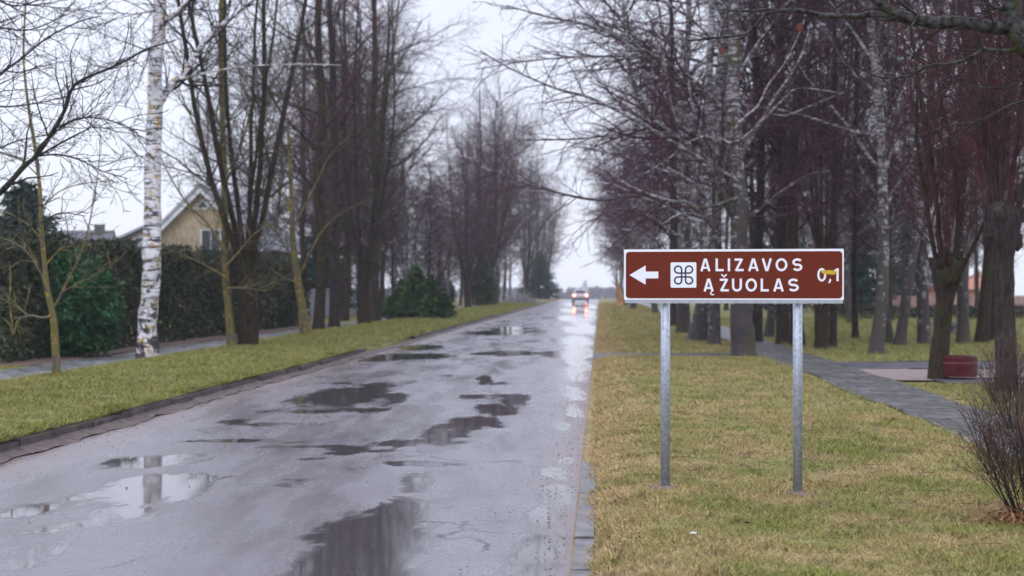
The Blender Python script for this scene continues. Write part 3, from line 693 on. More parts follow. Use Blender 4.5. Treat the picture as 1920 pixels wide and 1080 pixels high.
# a tree just outside the left edge whose branches reach into the view
Yo = 17.5; ox = P(-150, 0, Yo).x
own_tree('overhanging_tree', (ox, Yo, gz(ox, Yo)), 'bare dark tree at the left picture edge reaching arched branches in front of the birch', 'tree', M['limb'], M['twig_dark'],
    [Vector((ox, Yo, gz(ox, Yo)-.1)), P(-150, 600, Yo), P(-140, 400, Yo), P(-150, 200, Yo), P(-140, 0, Yo), P(-130, -200, Yo)], .14, .07,
    [(L_([(-145, 480), (-60, 410), (0, 362), (45, 312), (68, 292), (100, 245), (122, 205), (132, 172), (150, 152), (200, 130), (240, 112), (275, 92), (330, 75)], Yo, 1), .040, .007, 'o'),
     (L_([(66, 293), (110, 290), (150, 300), (190, 320), (240, 335)], Yo), .014, .005, 'o'),
     (L_([(90, 262), (120, 235), (165, 220), (220, 230), (260, 250)], Yo-.5), .013, .005, 'o'),
     (L_([(-148, 300), (-60, 200), (0, 140), (40, 110), (90, 70), (150, 40), (190, 30)], Yo+.6), .024, .006, 'o'),
     (L_([(-145, 200), (-50, 190), (0, 200), (60, 195), (130, 180)], Yo-1), .018, .005, 'o'),
     (L_([(-140, 60), (-50, 50), (0, 52), (60, 55), (140, 20)], Yo+1), .020, .006, 'o'),
     (L_([(-142, 400), (-50, 300), (0, 278), (40, 262), (110, 250)], Yo+1), .018, .005, 'o'),
     (L_([(-140, -30), (-40, -20), (20, 10), (70, 0), (130, -40)], Yo), .018, .005, 'o'),
     (L_([(-145, 480), (-60, 440), (0, 425), (60, 425), (110, 400), (160, 405)], Yo-.6), .018, .005, 'o')],
    {'o': fine(18, 1.0, .0036)}, 8)
# slim verge tree and its leaning neighbour
Y1 = 34.5; x1 = (433-960)/FP*Y1
own_tree('young_tree', (x1, Y1, gz(x1, Y1)), 'slim upright tree with lichen, in front of the thick pollarded trunk by the hedge', 'tree', M['bark_lichen'], M['twig_lichen'],
    [P(435, 665, Y1), P(430, 590, Y1), P(424, 530, Y1), P(422, 450, Y1), P(421, 350, Y1), P(418, 250, Y1), P(414, 100, Y1), P(416, -50, Y1), P(420, -250, Y1)], .105, .05,
    [(L_([(423, 500), (450, 470), (475, 440), (500, 425), (540, 415)], Y1-.8), .028, .008, 's'), (L_([(424, 540), (460, 540), (500, 545), (520, 530)], Y1-1), .02, .006, 's'),
     (L_([(422, 470), (390, 420), (350, 380), (318, 330), (300, 290)], Y1-.5), .035, .01, 's'), (L_([(422, 440), (400, 350), (370, 250), (345, 190), (330, 150)], Y1), .03, .008, 's'),
     (L_([(424, 520), (390, 500), (350, 480), (320, 470)], Y1-1), .02, .006, 's'), (L_([(420, 330), (450, 280), (470, 200), (480, 120)], Y1), .03, .01, 's'),
     (L_([(418, 250), (390, 180), (370, 90), (360, 0)], Y1), .03, .01, 's')],
    {'s': fine(14, .9, .0042)}, 9)
Y2 = 41.0; x2 = (573-960)/FP*Y2
own_tree('young_tree', (x2, Y2, gz(x2, Y2)), 'small mossy trunk leaning left, beside the end of the clipped hedge', 'tree', M['bark_lichen'], M['twig_olive'],
    [P(575, 642, Y2), P(568, 590, Y2), P(561, 540, Y2), P(552, 480, Y2), P(548, 420, Y2), P(545, 340, Y2), P(540, 240, Y2)], .15, .04,
    [(L_([(560, 520), (600, 440), (640, 400), (700, 370)], Y2), .04, .01, 's'), (L_([(553, 490), (520, 440), (490, 400), (470, 340)], Y2), .035, .01, 's'),
     (L_([(548, 430), (590, 350), (620, 290), (660, 250)], Y2), .035, .01, 's'), (L_([(547, 400), (510, 320), (500, 250), (490, 180)], Y2), .03, .01, 's'), (L_([(562, 530), (530, 520), (500, 500), (480, 505)], Y2-1), .02, .008, 's')],
    {'s': fine(18, 1.3, .0048)}, 10)
# big old tree on the right verge with pale drooping limbs
Yg = 33.0; gx = (1395-960)/FP*Yg
own_tree('old_birch', (gx, Yg, gz(gx, Yg)), 'massive old birch with mossy furrowed base standing where the two paths meet', 'tree', M['birch_giant'], M['twig_purple'],
    [P(1395, 690, Yg), P(1391, 600, Yg), P(1388, 500, Yg), P(1386, 400, Yg), P(1377, 280, Yg), P(1374, 180, Yg), P(1378, 60, Yg), P(1372, -80, Yg), P(1375, -280, Yg), P(1370, -520, Yg)], .30, .04,
    [(L_([(1388, 425), (1335, 330), (1290, 275), (1245, 240), (1205, 195), (1180, 120), (1170, 20), (1160, -80)], Yg, 2), .10, .03, 'g'),
     (L_([(1386, 370), (1310, 390), (1230, 368), (1180, 368), (1120, 375), (1040, 360), (960, 335), (900, 312), (865, 295)], Yg-2), .045, .010, 'g'),
     (L_([(1384, 340), (1300, 290), (1200, 230), (1110, 185), (1040, 165), (960, 130), (900, 95)], Yg-1), .055, .012, 'g'),
     (L_([(1382, 320), (1280, 255), (1180, 250), (1090, 260), (1010, 262), (930, 262)], Yg+1), .045, .010, 'g'),
     (L_([(1378, 230), (1300, 150), (1200, 90), (1110, 50), (1020, 30), (950, 10)], Yg), .055, .012, 'g'),
     (L_([(1376, 120), (1300, 40), (1200, -20), (1080, -60)], Yg), .05, .012, 'g'),
     (L_([(1385, 300), (1420, 240), (1455, 180), (1500, 110), (1520, 40)], Yg-3), .045, .012, 'p'),
     (L_([(1388, 420), (1350, 330), (1310, 250), (1290, 150), (1280, 60)], Yg), .07, .02, 'g'),
     (L_([(1376, 150), (1430, 70), (1480, 0), (1530, -80)], Yg), .06, .02, 'g'),
     (L_([(1387, 420), (1440, 380), (1510, 330), (1560, 320)], Yg), .05, .012, 'g'),
     (L_([(1372, -60), (1300, -160), (1200, -240)], Yg), .06, .02, 'g'), (L_([(1374, -160), (1460, -240), (1560, -300)], Yg), .06, .02, 'g')],
    {'g': [dict(n=20, t0=.12, len=2.1, ang=42, angj=14, rr=.5, pts=7, sides=4, wander=.12, trop=-.01, rmin=.008, to='crown'),
           dict(perlen=4.5, n=6, t0=.1, len=.5, rel=1, ang=42, rr=.6, pts=5, sides=3, wander=.15, trop=-.05, rmin=.0055, to='crown'),
           dict(perlen=5, n=4, t0=.1, len=.6, rel=1, ang=38, rr=.6, pts=4, sides=3, wander=.18, trop=-.08, rmin=.0042, to='crown')],
     'p': fine(10, 1.0, .005)}, 12, n=46, rough=.09, lump=.04)
# pale-limbed birch whose low boughs spread over the sign
Yq = 27.5; qx = (1345-960)/FP*38.0
lowb = [(L_([(1300, 385, 2), (1250, 375), (1180, 348), (1130, 310), (1105, 265)], Yq), .028, .008, 'p'),
        (L_([(1340, 277, 1.5), (1375, 268), (1410, 245), (1440, 215), (1470, 185), (1500, 165), (1580, 175)], Yq), .024, .006, 'p'),
        (L_([(1370, 262), (1420, 200), (1440, 160), (1470, 120), (1500, 60), (1512, 20)], Yq), .022, .006, 'p'),
        (L_([(1410, 245), (1480, 215), (1540, 190), (1600, 165)], Yq), .014, .004, 'p'),
        (L_([(1340, 415, 3), (1280, 400), (1220, 430), (1150, 428)], Yq), .018, .006, 'p'),
        (L_([(1340, 277, 1.5), (1300, 262), (1250, 300), (1180, 345), (1190, 352)], Yq), .016, .006, 'p')]
Yr = 38.2; rx = (1340-960)/FP*Yr
own_tree('birch_tree', (rx, Yr, gz(rx, Yr)), 'birch with pale spreading low boughs, directly left of the massive mossy trunk', 'tree', M['birch'], M['twig_purple'],
    [P(1341, 668, Yr), P(1338, 560, Yr), P(1336, 440, Yr), P(1340, 300, Yr), P(1330, 150, Yr), P(1335, 0, Yr), P(1330, -250, Yr)], .18, .06,
    [([P(1337, 430, Yr)]+l[0], l[1]*1.3, l[2], l[3]) for l in lowb]+[(L_([(1338, 380), (1300, 300), (1260, 200), (1240, 80)], Yr), .06, .02, 'p'), (L_([(1338, 250), (1380, 150), (1410, 40)], Yr), .05, .02, 'p')],
    {'p': fine(9, 1.1, .0046)}, 13, n=40)

# tree close by on the right, its boughs hang into the top corner
Yn = 9.6; nx = P(2090, 0, Yn).x
e = own_tree('overhanging_tree', (nx, Yn, gz(nx, Yn)), 'near tree at the right picture edge with a thick mossy bough across the top corner', 'tree', M['limb'], M['twig_dark'],
    [Vector((nx, Yn, gz(nx, Yn)-.1)), P(2090, 700, Yn), P(2075, 400, Yn), P(2050, 210, Yn), P(2000, 140, Yn), P(1945, 100, Yn), P(1905, 60, Yn), P(1897, 10, Yn), P(1905, -60, Yn), P(1890, -200, Yn)], .15, .035,
    [(L_([(1915, 60), (1895, 55), (1850, 50), (1800, 42), (1750, 42), (1705, 34), (1672, 22), (1645, 2), (1620, -30), (1590, -60)], Yn), .052, .030, 'n'),
     (L_([(1690, 32), (1640, 28), (1590, 30), (1540, 28), (1500, 20), (1470, 20), (1440, 24), (1422, 42), (1405, 60), (1375, 68), (1330, 72), (1288, 77)], Yn), .021, .006, 'n1'),
     (L_([(1480, 20), (1440, 17), (1400, 20), (1350, 18)], Yn), .009, .003, 'n1'),
     (L_([(1925, 90), (1880, 96), (1845, 93), (1815, 110), (1780, 120), (1745, 122), (1700, 143), (1650, 145), (1600, 122), (1570, 118)], Yn), .016, .003, 'n'),
     (L_([(1990, 170), (1930, 150), (1880, 165), (1820, 160), (1770, 135)], Yn+.3), .008, .003, 'n'),
     (L_([(2060, 240), (1960, 190), (1900, 195), (1840, 225), (1780, 235), (1720, 255), (1670, 262)], Yn), .010, .003, 'n'),
     (L_([(1900, 20), (1860, 12), (1845, 0), (1830, -20)], Yn), .014, .006, 'n'),
     (L_([(2060, 180), (1980, 60), (1930, 0), (1870, -30), (1800, -20), (1740, 5), (1700, 60), (1650, 100)], Yn-.3), .012, .003, 'n')],
    {'n': fine(14, .55, .0022), 'n1': fine(12, .22, .0020)}, 14, flare=True, n=50, rough=.05, lump=.03)
M['leaf'] = simple('dead_leaf', (.07, .012, .008), (.12, .022, .012), 8, rough=.7)
M['leaf2'] = simple('brown_leaf', (.16, .07, .03), (.30, .15, .06), 8, rough=.7)
def leaf(px, py, Y, s, mat, rz=0, flat=False, group=None, label=None):
    c = [(0, 0), (.35, .28), (.3, .6), (0, 1), (-.3, .62), (-.38, .25)]
    bm = bmesh.new(); vs = []
    for a, b in c: vs.append(bm.verts.new((a*s, (.18*abs(a)+.05*b)*s, -b*s) if not flat else (a*s, b*s, .012+abs(a)*s*.3)))
    vs.append(bm.verts.new((0, 0.02*s, -.5*s) if not flat else (0, .5*s, .004)))
    for i in range(6): bm.faces.new((vs[i], vs[(i+1) % 6], vs[6]))
    o = bm_obj('dead_leaf' if not flat else 'fallen_leaf', bm, mat)
    o.location = P(px, py, Y); o.rotation_euler.z = rz; tag(o, label, 'leaf', group); return o
leaf(1501, 42, Yn-.05, .075, M['leaf'], .4, label='dead red-brown leaf hanging from the bough, highest of four', group='dead leaves hanging from the bough')
leaf(1424, 84, Yn-.05, .075, M['leaf'], 1.2, label='paired dead leaf hanging below the fork of the bough', group='dead leaves hanging from the bough')
leaf(1354, 88, Yn-.05, .055, M['leaf'], .2, label='small dead leaf at the left end of the bough', group='dead leaves hanging from the bough')
leaf(1389, 138, Yn-.05, .035, M['leaf'], .7, label='lowest and smallest of the hanging dead leaves', group='dead leaves hanging from the bough')

# ------------------------------------------------ planted trees: left side
GL = 'pollarded trees in the left roadside row'
for key, px, py, wd, lab, kw in [
    ('lindenA', 466, 650, 36, 'thick pollarded tree with many tall stems, in front of the clipped hedge', dict(rz=.4)),
    ('tallC', 596, 622, 21, 'tall stemmed dark tree just right of the leaning mossy trunk', {}),
    ('tallA', 627, 614, 20, 'straight blackish trunk second to the right of the leaning mossy trunk', {}),
    ('lindenA', 683, 610, 23, 'left one of two dark trunks standing before the round yew bush', {}),
    ('tallC', 705, 603, 19, 'right one of two dark trunks, close to the round yew bush', {})]:
    plant(key, 'pollarded_tree', px, py, wd, lab, 'tree', GL, **kw)
ordn = ['nearest', 'second', 'third', 'fourth', 'fifth', 'sixth', 'seventh', 'eighth', 'ninth', 'tenth', 'eleventh', 'twelfth', 'thirteenth', 'fourteenth', 'fifteenth', 'sixteenth', 'seventeenth']
keys = ['lindenB', 'tallA', 'lindenC', 'birchA', 'tallC', 'birchC', 'lindenA', 'birchB', 'tallB']
vv = [99, 106, 112, 118, 127, 138, 148, 158, 169, 180, 191, 203, 215, 228]
for i, v0 in enumerate(vv):
    u0 = (-9.0 if v0 < 140 else -8.0)+rnd.uniform(-.5, .5); X = u0+SL*v0
    place(keys[i % 9], 'roadside_tree', X, v0, '%s bare tree beyond the round yew bush in the left roadside row' % ordn[i], 'tree', 'far trees in the left roadside row', s=rnd.uniform(.9, 1.1), sz=(.85 if i == 0 else rnd.uniform(.95, 1.12)))
# garden trees behind the left row
spots = [(-27, 60, 'tallA'), (-15.5, 74, 'tallC'), (-16, 84, 'birchB'), (-14, 84, 'tallB'), (-17.5, 92, 'lindenC'), (-13, 100, 'birchC'), (-20, 104, 'tallA'), (-15, 112, 'birchA'),
         (-12, 122, 'tallC'), (-18, 126, 'birchB'), (-13, 138, 'birchC'), (-22, 140, 'lindenB'), (-16, 150, 'birchA'), (-11.5, 160, 'tallB'), (-19, 166, 'birchC'), (-13, 178, 'birchA'), (-24, 120, 'birchA'), (-27, 98, 'tallC'), (-11.5, 64, 'tallC'), (-12.5, 69, 'lindenB'), (-15, 62, 'birchC'), (-11.5, 79, 'tallA'), (-12, 90, 'birchB'), (-11, 96, 'lindenC'), (-12, 108, 'birchB'), (-10.8, 116, 'tallC'), (-11.2, 70, 'birchC'), (-13.5, 80, 'lindenB'), (-11.5, 86, 'birchB'), (-14.5, 90, 'birchC'), (-11, 92, 'tallC'), (-16, 98, 'birchB'), (-12.3, 75, 'birchA'), (-11.5, 130, 'birchA'), (-10.6, 146, 'birchC'), (-12, 154, 'tallA'), (-11, 172, 'birchB'), (-12.8, 84, 'tallB'), (-11.3, 104, 'birchA'), (-11, 124, 'birchC'), (-11, 138, 'lindenC'), (-18, 80, 'birchC')]
for i, (u0, v0, k_) in enumerate(spots):
    pxx = 960+FP*(u0+SL*v0)/v0; low = .55 if 735 < pxx < 872 else 1
    dd = 'left of the yew bush' if v0 < 90 else ('above the yew bush' if v0 < 125 else 'toward the sky gap')
    ty = 'birches' if 'birch' in k_ else 'dark-stemmed trees'
    place(k_, 'garden_tree', u0+SL*v0, v0, 'one of the bare %s massed behind the left row, %s' % (ty, dd), 'tree', 'bare %s massed behind the left row, %s' % (ty, dd), s=rnd.uniform(.85, 1.1)*(.8 if low < 1 else 1), sz=rnd.uniform(.8, 1.05)*(.75 if low < 1 else 1))

# ------------------------------------------------ planted trees: right side
GR = 'trees in the right roadside row'
for key, px, py, wd, lab in [
    ('birchA', 1306, 640, 40, 'stout blotchy birch trunk under the sign, nearer of the pair right of its left post'),
    ('birchC', 1283, 626, 26, 'narrow birch trunk just behind the stout blotchy one under the sign'),
    ('tallA', 1266, 613, 18, 'dark trunk close to the left sign post, seen through under the sign')]:
    plant(key, 'roadside_birch' if 'birch' in key else 'roadside_tree', px, py, wd, lab, 'tree', GR, sz=.95)
keys = ['birchB', 'birchA', 'birchC', 'tallC', 'birchA', 'birchB', 'tallA', 'birchC']
for i, v0 in enumerate([66, 74, 82, 90, 99, 108, 118, 128, 139, 150, 162, 175, 188]):
    u0 = (3.3 if v0 < 95 else 2.4)+rnd.uniform(-.4, .4)
    place(keys[i % 8], 'roadside_birch' if 'birch' in keys[i % 8] else 'roadside_tree', u0+SL*v0, v0, '%s tree beyond the sign in the far right roadside row' % ordn[i], 'tree', 'far trees in the right roadside row', s=rnd.uniform(.8, 1.05), sz=rnd.uniform(.9, 1.05))
GP = 'trees in the park beyond the footpath'
for key, px, py, wd, lab, kw in [
    ('tallB', 1420, 640, 20, 'dark slim trunk directly right of the massive mossy birch', {}),
    ('birchB', 1441, 633, 18, 'thin grey birch between the mossy birch and the right sign post', {}),
    ('tallA', 1471, 645, 26, 'broad dark trunk just left of the right sign post', {}),
    ('tallC', 1496, 648, 24, 'flared mossy trunk hidden behind the right sign post', {}),
    ('lindenB', 1541, 655, 24, 'left of two straight trunks standing just right of the right sign post', {}),
    ('tallA', 1561, 652, 14, 'thinner right one of two straight trunks beyond the right sign post', {}),
    ('tallB', 1604, 634, 12, 'thin dark stem standing alone right of the sign', {}),
    ('birchC', 1641, 663, 25, 'black and white birch nearest on the park lawn right of the sign', {}),
    ('birchC', 1668, 643, 18, 'slender dark birch behind the black and white one', {}),
    ('birchB', 1687, 646, 21, 'white birch leaning right on the park lawn', dict(lean=(0, .17), rz=0)),
    ('birchA', 1734, 644, 24, 'leaning grey birch beside the stone bench', dict(lean=(0, .12), rz=0)),
    ('birchB', 1806, 643, 24, 'stout grey birch standing behind the red fire ring', dict(lean=(0, .03), rz=0)),
    ('tallC', 1840, 642, 24, 'dark trunk leaning right behind the red fire ring', dict(lean=(0, .12), rz=0)),
    ('tallB', 1864, 638, 16, 'slim dark trunk left of the right-hand pollard', {})]:
    plant(key, 'park_birch' if 'birch' in key else 'park_tree', px, py, wd, lab, 'tree', GP, **kw)
plant('willowA', 'pollarded_tree', 1758, 706, 32, 'pollarded tree with knobbly head and upright shoots beside the red fire ring', 'tree', 'pollarded trees by the park path', rz=0, lean=(0, .04), z=.09)
plant('willowB', 'pollarded_tree', 1888, 730, 36, 'thick smooth pollard with dense red shoots, in front of the red fire ring at right', 'tree', 'pollarded trees by the park path', rz=2, sz=1.35, z=.09)
far_spots = []
rr_ = random.Random(77)
for i in range(48):
    for _ in range(40):
        v0 = rr_.uniform(54, 150); u0 = rr_.uniform(6.5, 34)
        X = u0+SL*v0; px = 960+FP*X/v0
        if px > 1990: continue
        if any((X-a)**2+(v0-b)**2 < 14 for a, b in far_spots): continue
        if px < 1500 and v0 > 115: continue
        if 1610 < px < 1740 and rr_.random() < .75: continue
        if px >= 1740 and rr_.random() < .45: continue
        far_spots.append((X, v0)); break
kk = ['birchB', 'tallA', 'birchA', 'tallC', 'tallB', 'birchC']
for i, (X, v0) in enumerate(far_spots):
    k_ = kk[i % 6]
    px = 960+FP*X/v0; ty = 'birch' if 'birch' in k_ else 'dark tree'
    dd = 'above the left sign half' if px < 1400 else 'above the right sign half' if px < 1585 else 'between sign and knobbly pollard' if px < 1740 else 'behind the knobbly pollard'
    place(k_, 'wood_birch' if 'birch' in k_ else 'wood_tree', X, v0, 'slender bare %s far back in the park, %s' % (ty, dd), 'tree', 'bare %s far back in the park, %s' % (ty+('es' if ty[0] == 'b' else 's'), dd), s=rr_.uniform(.6, .9), sz=rr_.uniform(1.0, 1.25))

# ------------------------------------------------ evergreen things
def leafcloud(name, pts, size, mat, parent=None, seed=0, flat=.5, elong=1.6):
    r = np.random.RandomState(seed); n = len(pts)
    d = r.normal(0, 1, (n, 3)); d[:, 2] *= flat; d /= np.linalg.norm(d, axis=1, keepdims=True)
    q = r.normal(0, 1, (n, 3)); q -= (q*d).sum(1, keepdims=True)*d; q /= np.linalg.norm(q, axis=1, keepdims=True)
    s = size*r.uniform(.5, 1.4, (n, 1))
    V = np.stack([pts-q*s*.5, pts+d*s*elong*.6-q*s*.15, pts+d*s*elong, pts+q*s*.5+d*s*.2], 1)
    return mesh_np(name, V.reshape(-1, 3), np.arange(n*4).reshape(-1, 4), mat, parent)
def lump3(p, seed, s=1.0):
    a = np.sin(p[:, 0]*2.1*s+seed)*np.sin(p[:, 1]*2.7*s+seed*1.7)*np.sin(p[:, 2]*2.3*s+seed*.6)
    b = np.sin(p[:, 0]*5.3*s+seed*2)*np.sin(p[:, 1]*4.9*s)*np.sin(p[:, 2]*6.1*s+seed)
    return a*.6+b*.4
def shrub_pts(n, rx, ry, h, seed, cone=0.0, core=.35, rag=.5):
    r = np.random.RandomState(seed); out = []
    while sum(len(o) for o in out) < n:
        d = r.normal(0, 1, (n, 3)); d /= np.linalg.norm(d, axis=1, keepdims=True)
        rad = r.uniform(core, 1, (n, 1))**.5
        k = 1+rag*lump3(d*2.2, seed, 1.5)[:, None]+.10*r.normal(0, 1, (n, 1))*(r.rand(n, 1) < .3)
        p = d*rad*k; z = (p[:, 2]+1)/2
        keep = z > .02; p = p[keep]; z = z[keep]
        taper = 1-cone*z
        out.append(np.stack([p[:, 0]*rx*taper, p[:, 1]*ry*taper, z*h], 1))
    return np.concatenate(out)[:n]
def shrub(name, x, y, rx, ry, h, n, size, mat, label, cat, seed, cone=0.0, group=None, flat=.8):
    e = empty(name, (x, y, gz(x, y)), label, cat, group)
    leafcloud('foliage', shrub_pts(n, rx, ry, h, seed, cone), size, mat, e, seed, flat)
    T = Tubes(); r = random.Random(seed)
    for i in range(9):
        a = r.uniform(0, 6.28); pts, rad = poly(r, Vector((math.cos(a)*.08, math.sin(a)*.08, -.05)), Vector((math.cos(a)*rx/h*.7, math.sin(a)*ry/h*.7, 1)), h*.8, .03, 6, .08, .05); T.add(pts, rad, 5)
    T.build('stem', M['bark'], e); return e
x, y = Gd(785, 600, .15); e = empty('yew_bush', (x, y, gz(x, y)), 'broad ragged green yew bush on the left verge', 'bush')
PP = []
for i, (ox_, oy_, rr2, hh2, nn2) in enumerate([(-.1, 0, 1.1, 2.35, 5200), (.55, -.2, .95, 1.9, 3600), (-.75, .1, .85, 1.75, 3200), (1.15, .1, .65, 1.1, 1700), (-1.3, -.1, .55, .95, 1400), (.2, -.7, .9, 1.5, 2600), (-.5, -.6, .75, 1.2, 2000)]):
    q = shrub_pts(nn2, rr2, rr2, hh2, 31+i*3, .88, .25, .55); PP.append(q+np.array([[ox_, oy_, 0]]))
leafcloud('foliage', np.concatenate(PP), .10, M['yew'], e, 31, .45, 2.4)
T = Tubes(); r = random.Random(31)
for i in range(12): a = r.uniform(0, 6.28); pts, rad = poly(r, Vector((math.cos(a)*.1, math.sin(a)*.1, -.05)), Vector((math.cos(a)*.6, math.sin(a)*.5, 1)), 1.7, .035, 6, .08, .05); T.add(pts, rad, 5)
T.build('stem', M['bark'], e)
x, y = Gd(838, 576, .12); shrub('blue_bush', x, y, .75, .8, 2.1, 3500, .10, M['conifer'], 'small blue-green bush right behind the round yew bush', 'bush', 2, .2)
x, y = Gd(905, 577, .12); shrub('thuja_bush', x, y, 1.35, 1.2, 3.7, 7000, .11, M['yew'], 'tall dark cone-shaped thuja farther along the left verge', 'bush', 3, .62)
shrub('juniper_bush', -9.45, 30.6, 1.15, 1.1, 2.25, 17000, .065, M['juniper'], 'sprawling deep green juniper left of the white birch', 'bush', 4, .35, flat=1.6)
shrub('juniper_bush', -11.0, 30.8, 1.0, .9, 1.9, 8000, .07, M['juniper'], 'lower dark juniper at the far left behind the small lichen tree', 'bush', 5, .2, flat=1.6)
def hedge(name, u, v0, v1, d, h, n, size, mat, label, seed, xf=None):
    r = np.random.RandomState(seed); L = v1-v0
    a = r.rand(n)
    s = r.choice(3, n, p=[.55, .25, .2]); V = v0+L*r.rand(n)
    U = np.where(s == 0, u+d/2-np.abs(r.normal(0, .10, n)), u-d/2+d*r.rand(n))
    Z = np.where(s == 1, h-np.abs(r.normal(0, .07, n)), h*r.rand(n)**.9)
    k = s == 2; U[k] = u-d/2+d*r.rand(k.sum()); 
    bul = .16*np.sin(V*1.7+seed)*np.sin(Z*1.9+V*.6)+.07*np.sin(V*5.1)*np.sin(Z*4.7)
    U = U+bul*(s == 0); Z = Z*(1+.06*np.sin(V*1.3)+.04*np.sin(V*4.1)+.03*np.sin(V*9.3+U*3))
    pts = np.stack([U+SL*V, V, Z+.1], -1) if xf is None else xf(U, V, Z)
    c = pts.mean(0); c[2] = .08
    e = empty(name, tuple(c), label, 'hedge')
    leafcloud('foliage', pts-c, size, mat, e, seed, 1.4)
    T = Tubes(); r2 = random.Random(seed)
    for i in range(int(L/0.7)):
        v = v0+.35+i*.7; b = np.array([[u+SL*v, v, .05]]) if xf is None else xf(np.array([u]), np.array([v]), np.array([0.0]))
        pts_, rad = poly(r2, Vector(b[0]-c), Vector((0, 0, 1)), h*.8, .035, 5, .1, .1); T.add(pts_, rad, 5)
    o = T.build('stems', M['bark'], e); o['kind'] = 'stuff'; return e
hedge('clipped_hedge', -12.2, 27.5, 57, 1.1, 2.45, 75000, .075, M['thuja'], 'long clipped dark green hedge along the left pavement', 1)
hedge('low_hedge', 0, 0, 26, .8, .62, 14000, .09, M['thuja'], 'low dark hedge across the far edge of the park lawn', 2, xf=lambda U, V, Z: np.stack([15.5+V, 70+U+V*.02, Z+.05], -1))
def spruce(name, x, y, h, rad, label, seed, n_whorl=26, mat='conifer', dens=1.0, group=None):
    r = random.Random(seed); e = empty(name, (x, y, gz(x, y)), label, 'tree', group)
    T = Tubes(); tp, tr = stem(r, [Vector((0, 0, -.1)), Vector((0, 0, h*.5)), Vector((0, 0, h))], h*.018+.04, .015, 12); T.add(tp, tr, 8)
    P_ = []
    for i in range(n_whorl):
        z = h*(.06+.93*(i/n_whorl)**.9); L = rad*(1-z/h)**.85+.15
        for j in range(9):
            a = r.uniform(0, 6.28); l = L*r.uniform(.65, 1.15)
            pts, rd = poly(r, Vector((0, 0, z)), Vector((math.cos(a), math.sin(a), -.15)), l, .02+.01*l, 6, .06, .04); T.add(pts, rd, 4)
            m = int(l*34*dens)+4
            for k in range(m):
                q, d, _ = at_t(pts, rd, r.uniform(.12, 1)); P_.append(q+Vector((r.gauss(0, .09+.04*l), r.gauss(0, .09+.04*l), r.gauss(-.06, .07))))
    T.build('trunk', M['bark'], e); leafcloud('crown', np.array([tuple(q) for q in P_]), .13, M[mat], e, seed, .6, 2.0); return e
x = P(45, 0, 46).x; spruce('spruce_tree', x, 46, 5.0, 2.6, 'dark blue-green spruce behind the hedge at the far left', 1)
x = P(1012, 0, 178).x; spruce('spruce_tree', x, 178, 6.0, 3.0, 'dark spruce ending the left tree row beside the sky gap', 2, dens=.8)
spruce('spruce_tree', P(650, 0, 72).x-1.5, 74, 5.5, 2.2, 'bushy spruce behind the trunks left of the round yew bush', 3, dens=.8)
for i, (px, v0, h, lab) in enumerate([(1612, 88, 7.5, 'blue-green spruce just right of the sign behind the park'), (1586, 96, 9, 'taller spruce behind the right edge of the sign'),
                                 (1700, 104, 10, 'spruce behind the leaning white birch'), (1480, 92, 8, 'spruce hidden among the trunks above the sign')]):
    spruce('spruce_tree', P(px, 0, v0).x, v0, h, 2.4, lab, 10+i, dens=.8)
x, y = Gd(1162, 574, .05); y = 122; x = P(1163, 0, y).x
M['orangewood'] = simple('orange_split_wood', (.22, .09, .03), (.42, .20, .08), 6, rough=.8, bmp=.6)
r = random.Random(3); e = empty('broken_stump', (x, y, gz(x, y)), 'tall splintered orange-brown tree stump at the far right verge', 'tree stump')
T = Tubes(); tp, tr = stem(r, [Vector((0, 0, -.1)), Vector((-.05, 0, .8)), Vector((-.2, 0, 1.5)), Vector((-.35, 0, 2.2))], .34, .10, 12, lump=.1); T.add(tp, tr, 10)
T.build('trunk', M['orangewood'], e, True, .12)
T = Tubes()
for i in range(7): pts, rd = poly(r, tp[-3]+rv3(r)*.06, Vector((r.gauss(-.2, .3), r.gauss(0, .3), 1)), .8, .04, 5, .1, 0, .1); T.add(pts, rd, 5)
T.build('splinter', M['bark_brown'], e)
# brush pile and white fence at the left far verge
M['pale_wood'] = simple('pale_wood', (.16, .15, .15), (.36, .34, .35), 4, rough=.7)
x, y = Gd(972, 571, .1); e = empty('brush_pile', (x, y, gz(x, y)), 'grey heap of cut branches on the left verge near the road', 'brush pile')
T = Tubes(); r = random.Random(5)
for i in range(170):
    q = Vector((r.gauss(0, .75), r.gauss(0, .5), abs(r.gauss(0, .28)))); q.z = min(q.z, 1.0-abs(q.x)*.4)
    pts, rd = poly(r, q, Vector((r.gauss(0, 1), r.gauss(0, .6), r.gauss(.1, .3))), r.uniform(.7, 1.8), r.uniform(.015, .05), 5, .12, 0); T.add(pts, rd, 5)
T.build('branches', M['pale_wood'], e)
M['whitepaint'] = simple('weathered_white_paint', (.50, .50, .52), (.75, .75, .78), 3, rough=.6)
M['greyboard'] = simple('weathered_grey_boards', (.16, .16, .17), (.30, .29, .31), 5, rough=.7, stretch=(1, 1, .2), bmp=.3)
M['pinkboard'] = simple('faded_pink_boards', (.22, .12, .105), (.36, .22, .20), 3, rough=.7, stretch=(1, 1, .2))
